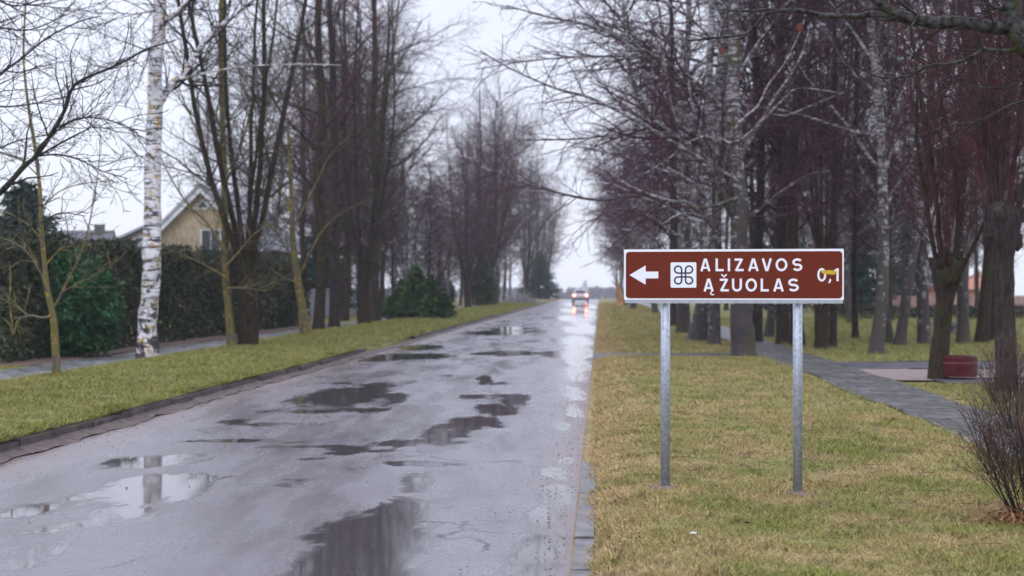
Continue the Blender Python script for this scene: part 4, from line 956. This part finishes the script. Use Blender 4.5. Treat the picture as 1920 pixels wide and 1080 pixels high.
def picket(name, x0, y0, x1, y1, h, bw, gap, mat, label, z0=None):
    L = math.hypot(x1-x0, y1-y0); e = empty(name, (x0, y0, gz(x0, y0) if z0 is None else z0), label, 'fence', rz=math.atan2(y1-y0, x1-x0))
    bm = bmesh.new(); t_ = 0
    while t_ < L:
        bbox(bm, t_, t_+bw, -.012, .012, .06, h+rnd.uniform(-.015, .015)); t_ += bw+gap
    bm_obj('picket_panel', bm, mat, e)
    bm = bmesh.new(); bbox(bm, 0, L, .014, .05, h*.25, h*.25+.08); bbox(bm, 0, L, .014, .05, h*.78, h*.78+.08); bm_obj('rail', bm, mat, e)
    k = 0.0
    while k <= L+.01:
        bm = bmesh.new(); bbox(bm, k-.05, k+.05, .052, .15, -.2, h+.03); bm_obj('post', bm, mat, e); k += max(1.5, L/6)
    return e
picket('white_fence', P(1000, 0, 185).x, 185, P(1042, 0, 195).x, 195, .85, .09, .05, M['whitepaint'], 'short white picket fence at the end of the left verge')
picket('board_fence', -13.6+SL*60, 60, -13.6+SL*92, 92, 1.45, .12, .03, M['greyboard'], 'grey board fence seen between the trunks left of the yew bush')
picket('board_fence', P(1640, 0, 96).x, 96, P(1925, 0, 99).x, 99, 1.0, .14, .03, M['pinkboard'], 'faded pink board fence beyond the low park hedge')

# ------------------------------------------------ houses
M['yellow'] = simple('yellow_render', (.34, .26, .17), (.45, .355, .24), 1.5, rough=.8)
M['roofgrey'] = simple('grey_roof_sheet', (.20, .21, .23), (.32, .33, .36), 2, rough=.5)
M['roofdark'] = simple('dark_roof', (.06, .06, .07), (.11, .11, .125), 2, rough=.6)
M['orange'] = simple('orange_brick', (.36, .13, .08), (.50, .22, .14), 3, rough=.8)
M['trim'] = simple('white_trim', (.50, .51, .54), (.62, .63, .66), 3, rough=.5)
m, t, p = newmat('window_glass'); p.inputs['Base Color'].default_value = (.03, .035, .04, 1); p.inputs['Roughness'].default_value = .05; M['glass'] = m
def window(e, x0, x1, z0, z1, y=-.03):
    bm = bmesh.new(); f = .07
    for a in ((x0, x1, z0, z0+f), (x0, x1, z1-f, z1), (x0, x0+f, z0+f, z1-f), (x1-f, x1, z0+f, z1-f), ((x0+x1)/2-.025, (x0+x1)/2+.025, z0+f, z1-f)):
        bbox(bm, a[0], a[1], y-.03, y+.02, a[2], a[3])
    wf = bm_obj('window', bm, M['trim'], e)
    bm = bmesh.new(); bbox(bm, x0+f*.5, x1-f*.5, y+.022, y+.03, z0+f*.5, z1-f*.5); bm_obj('pane', bm, M['glass'], wf); return wf
def roofslab(bm, x0, z0, x1, z1, ya, yb, th=.16):
    d = Vector((x1-x0, 0, z1-z0)).normalized(); n = Vector((-d.z, 0, d.x)); 
    if n.z < 0: n = -n
    pts = [(x0, z0), (x1, z1), (x1+n.x*th, z1+n.z*th), (x0+n.x*th, z0+n.z*th)]
    bprism(bm, pts, 'y', ya, yb)
Yh = 72; sc = FP/Yh; hx = P(380, 0, Yh).x
z_pk = H0+(540-352)/sc
e = empty('gabled_house', (hx, Yh, .05), 'yellow gabled house with grey roof rising above the hedge', 'house', rz=-.06)
ea = z_pk-2.9; bm = bmesh.new(); bprism(bm, [(-2.9, 0), (2.9, 0), (2.9, ea), (0, z_pk-.05), (-2.9, ea)], 'y', 0, 9); bm_obj('wall', bm, M['yellow'], e)
bm = bmesh.new(); roofslab(bm, -3.35, ea-.40, -.0, z_pk, -.45, 9.4); bm_obj('roof', bm, M['roofgrey'], e)
bm = bmesh.new(); roofslab(bm, 3.35, ea-.40, .0, z_pk, -.45, 9.4); bm_obj('roof', bm, M['roofgrey'], e)
bm = bmesh.new(); pk = z_pk-.02
bprism(bm, [(-3.3, ea-.42), (0, pk-.05), (0, pk-.3), (-3.3, ea-.66)], 'y', -.50, -.455); bprism(bm, [(3.3, ea-.42), (0, pk-.05), (0, pk-.3), (3.3, ea-.66)], 'y', -.50, -.455); bm_obj('bargeboard', bm, M['trim'], e)
bm = bmesh.new(); zc = z_pk-1.15
bprism(bm, [(-.55, zc), (.55, zc), (0, zc+.62)], 'y', -.05, -.002); wf = bm_obj('attic_window', bm, M['trim'], e)
bm = bmesh.new(); bprism(bm, [(-.27, zc+.1), (.27, zc+.1), (0, zc+.42)], 'y', -.06, -.052); bm_obj('pane', bm, M['glass'], wf)
window(e, -.1, .95, z_pk-3.3, z_pk-2.15); window(e, -2.2, -1.1, 1.2, 2.5); window(e, .9, 2.1, 1.2, 2.5)
# low wing with a long shallow roof
bm = bmesh.new(); bprism(bm, [(-6.6, 0), (-2.95, 0), (-2.95, ea+.85), (-6.6, ea-.75)], 'y', .5, 8); bm_obj('wing_wall', bm, M['yellow'], e)
bm = bmesh.new(); roofslab(bm, -7.1, ea-.92, -2.95, ea+.9, .1, 8.3, .12); bm_obj('wing_roof', bm, M['roofgrey'], e)
bm = bmesh.new(); bprism(bm, [(-7.0, ea-1.15), (-2.95, ea+.5), (-2.95, ea+.33), (-7.0, ea-1.32)], 'y', -.2, .47); bm_obj('porch_roof', bm, M['roofgrey'], e)
window(e, -5.9, -4.7, 1.0, 2.1, .47)
def small_house(name, px0, px1, Y, zw, zr, wm, rm, label, wins=((.2, .4), (.6, .8))):
    x0, x1 = P(px0, 0, Y).x, P(px1, 0, Y).x; W = x1-x0
    e = empty(name, (x0, Y, 0), label, 'house'); D = min(8, W*.8)
    bm = bmesh.new(); bprism(bm, [(0, -.2), (D, -.2), (D, zw), (D/2, zr-.1), (0, zw)], 'x', 0, W); bm_obj('wall', bm, wm, e)
    bm = bmesh.new()
    for s in (0, 1):
        pts = [(-.35, zw-.2), (D/2, zr), (D/2, zr+.14), (-.35, zw-.06)]
        if s: pts = [(D-a, b) for a, b in pts]
        bprism(bm, pts, 'x', -.3, W+.3)
    bm_obj('roof', bm, rm, e)
    for a, b in wins: window(e, W*a, W*b, zw*.45, zw*.85)
    bm = bmesh.new(); bbox(bm, W*.68, W*.68+.5, D/2-.25, D/2+.25, zr-.3, zr+.5); bm_obj('chimney', bm, rm, e)
    return e
small_house('grey_roofed_house', 112, 196, 84, 3.4, 4.9, M['greyboard'], M['roofdark'], 'low dark-roofed house behind the hedge left of the yellow one')
small_house('garden_house', 1690, 1752, 140, 1.9, 3.7, M['orange'], M['roofdark'], 'small brick house with dark roof beyond the pink fence')
small_house('brick_house', 1778, 1868, 128, 1.6, 2.6, M['orange'], M['orange'], 'long low orange brick house seen behind the red fire ring')

# ------------------------------------------------ red fire ring and stone bench
x, y = Gd(1806, 706, .11)
M['red'] = simple('dark_red_paint', (.050, .004, .008), (.085, .007, .012), 5, rough=.5, spec=.2, bmp=.2, bscale=20)
M['redrim'] = simple('worn_red_rim', (.16, .04, .045), (.22, .08, .08), 8, rough=.45)
M['ash'] = simple('ash', (.03, .03, .03), (.09, .085, .08), 9, rough=.95)
e = empty('fire_ring', (x, y+.33, .10), 'dark red round concrete ring on the gravel beside the pollard', 'fire ring')
def ring(prof, seg=48):
    bm = bmesh.new(); rows = []
    for i in range(seg):
        a = 6.2832*i/seg; rows.append([bm.verts.new((rr*math.cos(a), rr*math.sin(a), zz)) for rr, zz in prof])
    n = len(prof)
    for i in range(seg):
        A, B = rows[i], rows[(i+1) % seg]
        for j in range(n): bm.faces.new((A[j], B[j], B[(j+1) % n], A[(j+1) % n]))
    bmesh.ops.recalc_face_normals(bm, faces=bm.faces); return bm
bm_obj('wall', ring([(.335, 0), (.335, .235), (.325, .24), (.325, .25), (.335, .255), (.335, .335), (.325, .345), (.27, .345), (.262, .335), (.262, 0)]), M['red'], e, False)
bm_obj('band', ring([(.338, .228), (.338, .246), (.336, .246), (.336, .228)]), M['redrim'], e)
bm = bmesh.new(); bcyl(bm, Vector((0, 0, .1)), .262, .262, .06, 'z', 32); bm_obj('ash_bed', bm, M['ash'], e)
x, y = Gd(1722, 627, .05)
M['stone'] = simple('rough_stone', (.12, .115, .11), (.22, .21, .20), 6, rough=.8, bmp=.6)
e = empty('stone_bench', (x+.7, y, gz(x, y)), 'grey stone bench half hidden behind the leaning birch', 'bench')
bm = bmesh.new(); bbox(bm, -.7, .7, -.22, .22, .30, .44, .02); bm_obj('seat', bm, M['stone'], e)
for s in (-.5, .5): bm = bmesh.new(); bbox(bm, s-.1, s+.1, -.17, .17, -.05, .298, .015); bm_obj('leg', bm, M['stone'], e)

# ------------------------------------------------ twiggy shrub bottom right
x, y = 3.33, 9.15
def bare_shrub(name, x, y, n, h, spread, label, seed, rad=.006, bias=(0, 0)):
    e = empty(name, (x, y, gz(x, y)), label, 'bush'); r = random.Random(seed); T = {'s': Tubes(), 'crown': Tubes(), 'trunk': Tubes()}
    for i in range(n):
        a = r.uniform(0, 6.28); k = r.random()**.6
        d = Vector((math.cos(a)*spread*k+bias[0], math.sin(a)*spread*k+bias[1], 1)); q = Vector((math.cos(a)*.09*k, math.sin(a)*.09*k, -.03)); L = h*r.uniform(.6, 1.12)
        pts, rd = poly(r, q, d, L, rad*r.uniform(.6, 1.1), 9, .07, .05, .3); T['s'].add(pts, rd, 5)
        kids(r, T, pts, rd, L, 0, [dict(n=9, t0=.25, len=.42, ang=26, angj=9, rr=.6, pts=6, sides=3, wander=.10, trop=.07, rmin=.0022, to='crown'),
                                   dict(n=4, t0=.15, len=.16, ang=30, rr=.7, pts=4, sides=3, wander=.14, trop=.04, rmin=.0016, to='crown')])
    T['s'].build('stem', M['twig_dark'], e); T['crown'].build('twigs', M['twig_brown'], e)
    return e
e = bare_shrub('bare_shrub', x, y, 42, .86, .55, 'leafless twiggy shrub at the right edge near the sign', 21, bias=(-.12, 0))
r = np.random.RandomState(4); pts = np.stack([r.normal(0, .14, 900), r.normal(0, .14, 900), np.abs(r.normal(0, .05, 900))], -1)
leafcloud('leaf_litter', pts, .022, M['leaf2'], e, 3, .8, 2.2)
bare_shrub('bare_shrub', P(1905, 0, 15.5).x, 15.5, 40, .95, .6, 'second leafless shrub behind the near one, below the right-hand pollard', 22)
shr = [(P(1000, 0, 120).x-3.2, 120), (P(700, 0, 88).x-3, 88), (P(320, 0, 60).x, 62), (P(372, 0, 59).x, 59), (P(232, 0, 62).x, 62), (P(405, 0, 58).x, 58)]
for i, (xx, yy) in enumerate(shr):
    bare_shrub('garden_shrub', xx, yy, 30, (3.2, 3.2, 3.6, 4.4, 3.2, 4.6)[i], .4, ['leafless garden shrub below the far left trees', 'leafless shrub behind the board fence', 'reddish leafless shrub in front of the yellow house', 'tall leafless shrub screening the attic gable of the yellow house', 'leafless shrub before the low wing of the yellow house', 'leafless shrub between the yellow house and the thick pollard'][i], 23+i, .012)

# ------------------------------------------------ tourist sign
M['galv'] = simple('galvanised_steel', (.25, .275, .315), (.42, .45, .50), 38, rough=.42, metal=.35, bmp=.15, bscale=60)
M['signwhite'] = simple('reflective_white', (.76, .77, .82), (.80, .81, .86), 4, rough=.45)
M['brown'] = simple('sign_brown', (.125, .020, .009), (.150, .026, .012), 60, rough=.55, bmp=.05, bscale=300, spec=.12)
M['black'] = simple('sign_black', (.012, .013, .018), (.018, .02, .025), 5, rough=.5)
M['alu'] = simple('aluminium', (.36, .38, .42), (.48, .50, .54), 25, rough=.4, metal=.6)
M['yellowtape'] = simple('worn_yellow_tape', (.62, .50, .02), (.50, .26, .03), 45, rough=.6)
SY = 10.42; SX = P(1374, 0, SY).x; zb = H0+(540-562.5)/FP*SY
sgn = empty('tourist_sign', (SX, SY, gz(SX, SY)), 'brown direction sign with white lettering and left arrow on two steel posts', 'road sign', rz=R(-7.5))
z0s = zb-sgn.location.z; KS = 1.592/1675
def S(zx, zy): return ((zx-914.5)*KS, z0s+(500-zy)*KS)
for px, pyb in ((1249, 907), (1493.5, 925)):
    # foot of the post on the turf
    lx = (px-1374)/FP*SY/math.cos(R(7.5)); bm = bmesh.new(); zf = -.1; zt = z0s+.33
    bcyl(bm, Vector((lx, .062, (zf+zt)/2)), .035, .035, zt-zf, 'z', 28)
    po = bm_obj('post', bm, M['galv'], sgn, True)
    for f in po.data.polygons: f.use_smooth = abs(f.normal.z) < .5
    bm = bmesh.new(); bcyl(bm, Vector((lx, .062, zt+.006)), .037, .033, .012, 'z', 28); bm_obj('post_cap', bm, M['alu'], po)
    for zz in (.07, .31):
        bm = bmesh.new(); bbox(bm, lx-.06, lx+.06, .020, .032, z0s+zz-.015, z0s+zz+.015); bcyl(bm, Vector((lx, .062, z0s+zz)), .039, .039, .028, 'z', 28); bm_obj('clamp', bm, M['alu'], po)
def rrect(x0, x1, z0, z1, r, n=6):
    out = []
    for cx, cz, a0 in ((x1-r, z1-r, 0), (x0+r, z1-r, 90), (x0+r, z0+r, 180), (x1-r, z0+r, 270)):
        for i in range(n+1): a = R(a0+90*i/n); out.append((cx+r*math.cos(a), cz+r*math.sin(a)))
    return out
xa, za = S(77, 500); xb, zt_ = S(1752, 108)
bm = bmesh.new(); bprism(bm, rrect(xa, xb, za, zt_, .006), 'y', -.004, 0); panel = bm_obj('panel', bm, M['signwhite'], sgn)
bm = bmesh.new(); bbox(bm, xa+.006, xb-.006, .0005, .018, za-.024, za+.02); bbox(bm, xa+.006, xb-.006, .0005, .018, zt_-.03, zt_-.003); bm_obj('frame_rail', bm, M['alu'], sgn)
bm = bmesh.new(); q0 = S(92, 487); q1 = S(1740, 126); bprism(bm, rrect(q0[0], q1[0], q0[1], q1[1], .026), 'y', -.0052, -.0041); bm_obj('brown_field', bm, M['brown'], panel)
def band(bm, pts, wd, y0, y1, closed=False):
    """constant-width stroke with mitred corners"""
    n = len(pts); Lp, Rp = [], []
    for i in range(n):
        a = Vector(pts[(i-1) % n]) if (closed or i > 0) else None; b = Vector(pts[i]); c = Vector(pts[(i+1) % n]) if (closed or i < n-1) else None
        d1 = (b-a).normalized() if a is not None else (c-b).normalized(); d2 = (c-b).normalized() if c is not None else d1
        nn = Vector((-d1.y-d2.y, d1.x+d2.x)); nn.normalize(); k = 1/max(.42, nn.dot(Vector((-d2.y, d2.x))))
        Lp.append(b+nn*wd/2*k); Rp.append(b-nn*wd/2*k)
    m = n if closed else n-1
    vf = [[bm.verts.new((q.x, yy, q.y)) for q in Q] for Q in (Lp, Rp) for yy in (y0, y1)]
    La, Lb, Ra, Rb = vf
    for i in range(m):
        j = (i+1) % n
        for f in ((La[i], La[j], Ra[j], Ra[i]), (Lb[i], Rb[i], Rb[j], Lb[j]), (La[i], Lb[i], Lb[j], La[j]), (Ra[i], Ra[j], Rb[j], Rb[i])): bm.faces.new(f)
    if not closed:
        bm.faces.new((La[0], Ra[0], Rb[0], Lb[0])); bm.faces.new((La[-1], Lb[-1], Rb[-1], Ra[-1]))
def arc(cx, cy, rx, ry, a0, a1, n=14): return [(cx+rx*math.cos(R(a0+(a1-a0)*i/n)), cy-ry*math.sin(R(a0+(a1-a0)*i/n))) for i in range(n+1)]
def glyph(bm, ch, x0, x1, yt, yb, st=17.5, y=-.0056):
    h = st/2; W = st*KS; B = lambda pts, closed=False, yy=0, ww=W: band(bm, [S(*q) for q in pts], ww, y-yy, -.0053, closed)
    xm = (x0+x1)/2
    if ch in 'AĄ':
        o = 9.5; B([(x0+o, yb), (xm-4.5, yt+h), (xm+4.5, yt+h), (x1-o, yb)]); yc = yb-(yb-yt)*.27; B([(x0+24, yc), (x1-24, yc)], False, .0003, W*.85)
        if ch == 'Ą': B([(x1-12, yb-4), (x1-24, yb+9), (x1-25, yb+18), (x1-15, yb+25), (x1+2, yb+24)], False, .0006, W*.5)
    elif ch == 'L': B([(x0+h, yt), (x0+h, yb-h), (x1, yb-h)])
    elif ch == 'I': B([(xm, yt), (xm, yb)])
    elif ch in 'ZŽ':
        B([(x0+3, yt+h), (x1-14, yt+h)]); B([(x1-12, yt+3), (x0+12, yb-3)], False, .0003); B([(x0+12, yb-h), (x1, yb-h)])
        if ch == 'Ž': B([(xm-20, yt-33), (xm, yt-14), (xm+20, yt-33)], False, .0004, W*.62)
    elif ch == 'V': B([(x0+o_, yt), (xm-4.5, yb-h), (xm+4.5, yb-h), (x1-o_, yt)])
    elif ch in 'O0': B(arc(xm, (yt+yb)/2, (x1-x0)/2-h, (yb-yt)/2-h+1, 0, 348, 30), True)
    elif ch == 'U': B([(x0+h, yt)]+arc(xm, yb-(x1-x0)/2, (x1-x0)/2-h, (x1-x0)/2-h+1, 180, 360)+[(x1-h, yt)])
    elif ch == 'S':
        rx = (x1-x0)/2-h; ry = (yb-yt-st)/4+.5; B(arc(xm, yt+h+ry, rx, ry, 28, 262, 16)+arc(xm, yb-h-ry, rx, ry, 82, -152, 16))
    elif ch == ',': B([(xm+5, yb-14), (xm+4, yb+2), (xm-5, yb+16)], False, 0, W*.8)
    elif ch == '1': B([(x1-h, yt), (x1-h, yb)]); B([(x0, yt+24), (x1-h-3, yt+7)], False, .0003, W*.8)
o_ = 9.5
bm = bmesh.new()
for ch, a, b in zip('ALIZAVOS', (665, 783, 876, 925, 1030, 1133, 1239, 1365), (745, 845, 894, 997, 1112, 1212, 1328, 1441)): glyph(bm, ch, a, b, 180, 278)
bm_obj('lettering', bm, M['signwhite'], panel)
bm = bmesh.new()
for ch, a, b in zip('ĄŽUOLAS', (690, 812, 908, 1011, 1126, 1220, 1334), (770, 884, 984, 1098, 1187, 1302, 1414)): glyph(bm, ch, a, b, 335, 434)
bm_obj('lettering', bm, M['signwhite'], panel)
bm = bmesh.new(); glyph(bm, '0', 1553, 1620, 256, 357, 15.5); glyph(bm, ',', 1630, 1660, 300, 352, 16); glyph(bm, '1', 1676, 1713, 257, 355, 17); bm_obj('distance_number', bm, M['signwhite'], panel)
bm = bmesh.new(); bprism(bm, [S(*q) for q in ((120, 307), (245, 232), (245, 280), (343, 280), (343, 333), (245, 333), (245, 382))], 'y', -.0062, -.0053); bm_obj('arrow', bm, M['signwhite'], panel)
q0 = S(438, 405); q1 = S(636, 209); bm = bmesh.new(); bprism(bm, rrect(q0[0], q1[0], q0[1], q1[1], .010), 'y', -.0062, -.0053); sp_ = bm_obj('symbol_plate', bm, M['signwhite'], panel)
bm = bmesh.new(); wv = 12.5*KS
for xx in (523, 553): band(bm, [S(xx, 265), S(xx, 349)], wv, -.0070, -.0063)
band(bm, [S(*q) for q in arc(496, 265, 27, 27, 0, 270, 18)+arc(580, 265, 27, 27, -90, 180, 18)], wv, -.0067, -.0063)
band(bm, [S(*q) for q in arc(496, 349, 27, 27, 0, -270, 18)+arc(580, 349, 27, 27, 90, -180, 18)], wv, -.0067, -.0063)
bm_obj('looped_square', bm, M['black'], sp_)
bm = bmesh.new(); bprism(bm, [S(*q) for q in ((1577, 276), (1600, 270), (1640, 272), (1697, 275), (1700, 298), (1670, 306), (1640, 303), (1610, 302), (1590, 296))], 'y', -.0074, -.0066); bm_obj('tape', bm, M['yellowtape'], panel)
m, t, p = newmat('water_drop'); p.inputs['Base Color'].default_value = (.9, .92, .95, 1); p.inputs['Roughness'].default_value = .03; p.inputs['Transmission Weight'].default_value = .9; p.inputs['IOR'].default_value = 1.33; M['drop'] = m
bm = bmesh.new()
for i in range(46):
    bmesh.ops.create_icosphere(bm, subdivisions=1, radius=rnd.uniform(.003, .0055), matrix=Matrix.Translation((rnd.uniform(xa+.02, xb-.02), rnd.uniform(0, .016), za-.0275)))
d = bm_obj('raindrops', bm, M['drop'], sgn, True)
# sandy soil dug up round the post feet
M['dug'] = simple('dug_sandy_soil', (.08, .048, .036), (.22, .145, .12), 40, rough=.9, bmp=1, bscale=80)
def mound(x, y, r0, label, seed):
    bm = bmesh.new(); r = random.Random(seed); c = bm.verts.new((0, 0, .035)); rings = []
    for k in range(1, 5):
        rings.append([bm.verts.new((math.cos(a)*r0*k/4*(1+.25*math.sin(a*3+seed)), math.sin(a)*r0*1.1*k/4*(1+.25*math.sin(a*2+seed)), .032*(1-(k/4)**1.5)+r.uniform(-.004, .006)*(k < 4)-.004*(k == 4))) for a in [6.2832*i/28 for i in range(28)]])
    for i in range(28):
        bm.faces.new((c, rings[0][i], rings[0][(i+1) % 28]))
        for k in range(3): bm.faces.new((rings[k][i], rings[k+1][i], rings[k+1][(i+1) % 28], rings[k][(i+1) % 28]))
    o = bm_obj('soil_patch', bm, M['dug'], None, True); o.location = (x, y, gz(x, y)-.002); o['kind'] = 'structure'; return o
for px in (1249, 1493.5):
    lx = (px-1374)/FP*SY/math.cos(R(7.5)); q = Matrix.Rotation(R(-7.5), 2) @ Vector((lx, .06)); mound(SX+q.x, SY+q.y, .11, '', int(px))

# litter: fallen leaves, twigs
GLf = 'fallen leaves and scraps on the right verge'
for i, (px, py, s, lab) in enumerate([(1347, 922, .05, 'bright orange fallen leaf between and in front of the sign posts'), (1408, 993, .05, 'dark upright leaf in the grass in front of the sign'), (1303, 937, .035, 'small reddish fallen leaf just right of the left post foot'),
                          (1275, 955, .03, 'small brown leaf below the left post foot'), (1460, 842, .03, 'tiny brown leaf near the right post'), (1636, 896, .04, 'orange leaf on the grass right of the right post'), (1820, 975, .03, 'leaf lying near the bare shrub')]):
    z = .10; x, y = Gd(px, py, z); o = leaf(px, py, 5, s, M['leaf2'] if i not in (1,) else M['leaf'], i*1.3, True, GLf, lab); o.location = (x, y, gz(x, y)+.03)
x, y = Gd(1300, 1016, .1); bm = bmesh.new(); bprism(bm, [(-.02, -.01), (.018, -.013), (.022, .012), (-.015, .014)], 'z', 0, .006); o = bm_obj('paper_scrap', bm, M['trim']); o.location = (x, y, gz(x, y)+.03); tag(o, 'tiny white paper scrap on the grass in front of the sign', 'litter')
T = Tubes(); r = random.Random(9)
for i in range(26):
    u0, v0 = r.uniform(.1, 3.6), r.uniform(7.8, 16)
    q = Vector((u0+SL*v0, v0, float(hgt(u0, v0))+.03)); a = r.uniform(-.5, .5)+(3.14 if r.random() < .5 else 0)
    pts, rd = poly(r, q, Vector((math.cos(a), math.sin(a), 0)), r.uniform(.08, .35), .0019, 6, .12, 0, .5)
    for p_ in pts: p_.z = q.z+r.uniform(-.004, .006)
    T.add(pts, rd, 4)
o = T.build('fallen_twigs', M['twig_dark'], None); tag(o, 'thin dark twigs scattered over the right verge', 'twigs', kind='stuff')
r = np.random.RandomState(18); n = 900
v1 = r.uniform(7.5, 34, n); u1 = np.where(r.rand(n) < .6, r.uniform(.05, 3.7, n), r.uniform(-9.3, -5.9, n)); k = (np.abs(u1+SL*v1) < v1*.38)
pts = np.stack([u1+SL*v1, v1, hgt(u1, v1)+.03], -1)[k]
o = leafcloud('leaf_litter', pts, .020, M['leaf2'], None, 6, .25, 1.5); tag(o, 'small brown leaf crumbs strewn through the grass verges', 'leaf litter', kind='stuff')
# grit and leaf crumbs on the road edges
r = np.random.RandomState(8); n = 2600
v0 = r.uniform(7.5, 40, n); side = r.rand(n) < .5
u0 = np.where(side, ER-np.abs(r.normal(0, .22, n))-.02, EL+np.abs(r.normal(0, .35, n))+.06); k = r.rand(n) < .2; u0[k] = r.uniform(EL+.1, ER-.1, k.sum())
pts = np.stack([u0+SL*v0, v0, np.full(n, .004)], -1)
o = leafcloud('road_grit', pts, .012, M['leaf2'], None, 5, .15, 1.6); tag(o, 'brown leaf crumbs and grit along the road edges', 'grit', kind='stuff')

# ------------------------------------------------ the car
M['carpaint'] = simple('silver_paint', (.42, .41, .45), (.46, .45, .49), 3, rough=.28, metal=.2)
M['rubber'] = simple('tyre_rubber', (.015, .015, .016), (.03, .03, .03), 8, rough=.8)
M['rim'] = simple('wheel_rim', (.4, .4, .42), (.5, .5, .52), 8, rough=.35, metal=.8)
M['plastic'] = simple('dark_plastic', (.02, .02, .022), (.035, .035, .038), 8, rough=.6)
m, t, p = newmat('lit_tail_lamp'); p.inputs['Base Color'].default_value = (.6, .02, .02, 1); p.inputs['Emission Color'].default_value = (1, .05, .035, 1); p.inputs['Emission Strength'].default_value = 14; M['tail'] = m
m, t, p = newmat('lit_lamp_core'); p.inputs['Emission Color'].default_value = (1, .42, .12, 1); p.inputs['Emission Strength'].default_value = 40; M['core'] = m
Yc = 157; xc = P(1088, 0, Yc).x
car = empty('car', (xc, Yc, 0), 'distant silver hatchback driving away with its rear lights lit', 'car', rz=-SL)
def loft(bm, secs):
    rows = [[bm.verts.new(q) for q in s] for s in secs]; n = len(rows[0])
    for a, b in zip(rows, rows[1:]):
        for i in range(n): bm.faces.new((a[i], a[(i+1) % n], b[(i+1) % n], b[i]))
    bm.faces.new(rows[0][::-1]); bm.faces.new(rows[-1]); bmesh.ops.recalc_face_normals(bm, faces=bm.faces)
def csec(y, w, z0, z1, tw):
    return [(-w*.93, y, z0), (-w, y, z0+.15), (-w, y, z1-.18), (-w*tw, y, z1-.03), (-w*tw*.8, y, z1), (w*tw*.8, y, z1), (w*tw, y, z1-.03), (w, y, z1-.18), (w, y, z0+.15), (w*.93, y, z0)]
bm = bmesh.new(); loft(bm, [csec(0, .80, .36, .88, .93), csec(.08, .86, .30, .96, .94), csec(.9, .88, .26, .98, .94), csec(2.6, .88, .26, .96, .94), csec(3.3, .87, .26, .90, .93), csec(4.0, .82, .30, .76, .9), csec(4.15, .72, .36, .66, .9)])
body = bm_obj('body', bm, M['carpaint'], car, True)
bm = bmesh.new(); loft(bm, [csec(.12, .80, .90, 1.0, .95), csec(.42, .76, .9, 1.36, .83), csec(.7, .76, .9, 1.44, .80), csec(1.9, .76, .9, 1.46, .80), csec(2.5, .78, .9, 1.30, .84), csec(3.1, .80, .86, .96, .95)]); bm_obj('cabin', bm, M['carpaint'], car, True)
bm = bmesh.new(); bprism(bm, [(-.60, 1.02), (.60, 1.02), (.52, 1.30), (-.52, 1.30)], 'y', 0, .02)
for v in bm.verts: v.co.y += .085+(v.co.z-1.0)*.86
bm_obj('rear_window', bm, M['glass'], car)
for s in (-1, 1):
    bm = bmesh.new(); bprism(bm, [(s*q, z) for q, z in ((.50, .72), (.80, .72), (.83, .90), (.52, .88))], 'y', -.03, .05); tl = bm_obj('tail_light', bm, M['tail'], car)
    bm = bmesh.new(); bcyl(bm, Vector((s*.68, -.036, .80)), .055, .055, .012, 'y', 16); bm_obj('lamp_core', bm, M['core'], tl)
    bm = bmesh.new(); bbox(bm, s*.90-.09, s*.90+.09, 2.55, 2.7, .98, 1.1, .03); bm_obj('door_mirror', bm, M['carpaint'], car)
    for yy in (.75, 3.35):
        bm = bmesh.new(); bcyl(bm, Vector((s*.80, yy, .31)), .31, .31, .19, 'x', 28); wh = bm_obj('wheel', bm, M['rubber'], car)
        bm = bmesh.new(); bcyl(bm, Vector((s*.90, yy, .31)), .19, .17, .02, 'x', 20); bm_obj('rim', bm, M['rim'], wh)
    bm = bmesh.new(); bprism(bm, [(1.0, 1.02), (2.75, 1.02), (2.3, 1.32), (1.0, 1.36)], 'x', s*.735, s*.775); bm_obj('side_window', bm, M['glass'], car)
bm = bmesh.new(); bbox(bm, -.82, .82, -.07, .08, .44, .64, .04); bm_obj('bumper', bm, M['carpaint'], car)
bm = bmesh.new(); bbox(bm, -.78, .78, -.03, .12, .24, .438, .03); bm_obj('bumper_skirt', bm, M['plastic'], car)
bm = bmesh.new(); bbox(bm, -.26, .26, -.035, -.005, .66, .77, .005); bm_obj('number_plate', bm, M['signwhite'], car)
bm = bmesh.new(); bbox(bm, -.5, .5, .28, .42, 1.38, 1.41, .01); bm_obj('spoiler', bm, M['carpaint'], car)

# ------------------------------------------------ far wood across the fields
r = np.random.RandomState(12); cl = []
for i in range(620):
    X = r.uniform(-110, 230); Y = r.uniform(690, 760); z = -6.3; h = r.uniform(4.5, 8.0); m = 110
    a = r.rand(m)**.6; t_ = r.rand(m)*6.28; rad = (1-a*.8)*h*.35
    cl.append(np.stack([X+np.cos(t_)*rad*r.rand(m), Y+np.sin(t_)*rad*r.rand(m), z+a*h], -1))
o = leafcloud('far_wood', np.concatenate(cl), 1.0, M['farwood'], None, 3, 1.2, 1.6); tag(o, 'misty line of trees beyond the end of the road', 'woodland', kind='stuff')
x = P(1097, 0, 680).x; spruce('spruce_tree', x, 680, 11.4, 5.5, 'far misty spruce showing just above the car', 30, 16, dens=.5)

# ------------------------------------------------ damp air
bm = bmesh.new(); bbox(bm, -760, 760, -60, 960, -12, 30); m = bpy.data.materials.new('haze'); m.use_nodes = True; t = m.node_tree; t.nodes.clear()
vo = N(t, 'ShaderNodeVolumePrincipled'); vo.inputs['Color'].default_value = (.90, .92, 1, 1); vo.inputs['Density'].default_value = .00045; vo.inputs['Anisotropy'].default_value = .3
ou = N(t, 'ShaderNodeOutputMaterial'); t.links.new(vo.outputs[0], ou.inputs['Volume'])
hz = bm_obj('haze', bm, m); hz['kind'] = 'stuff'; hz.display_type = 'WIRE'
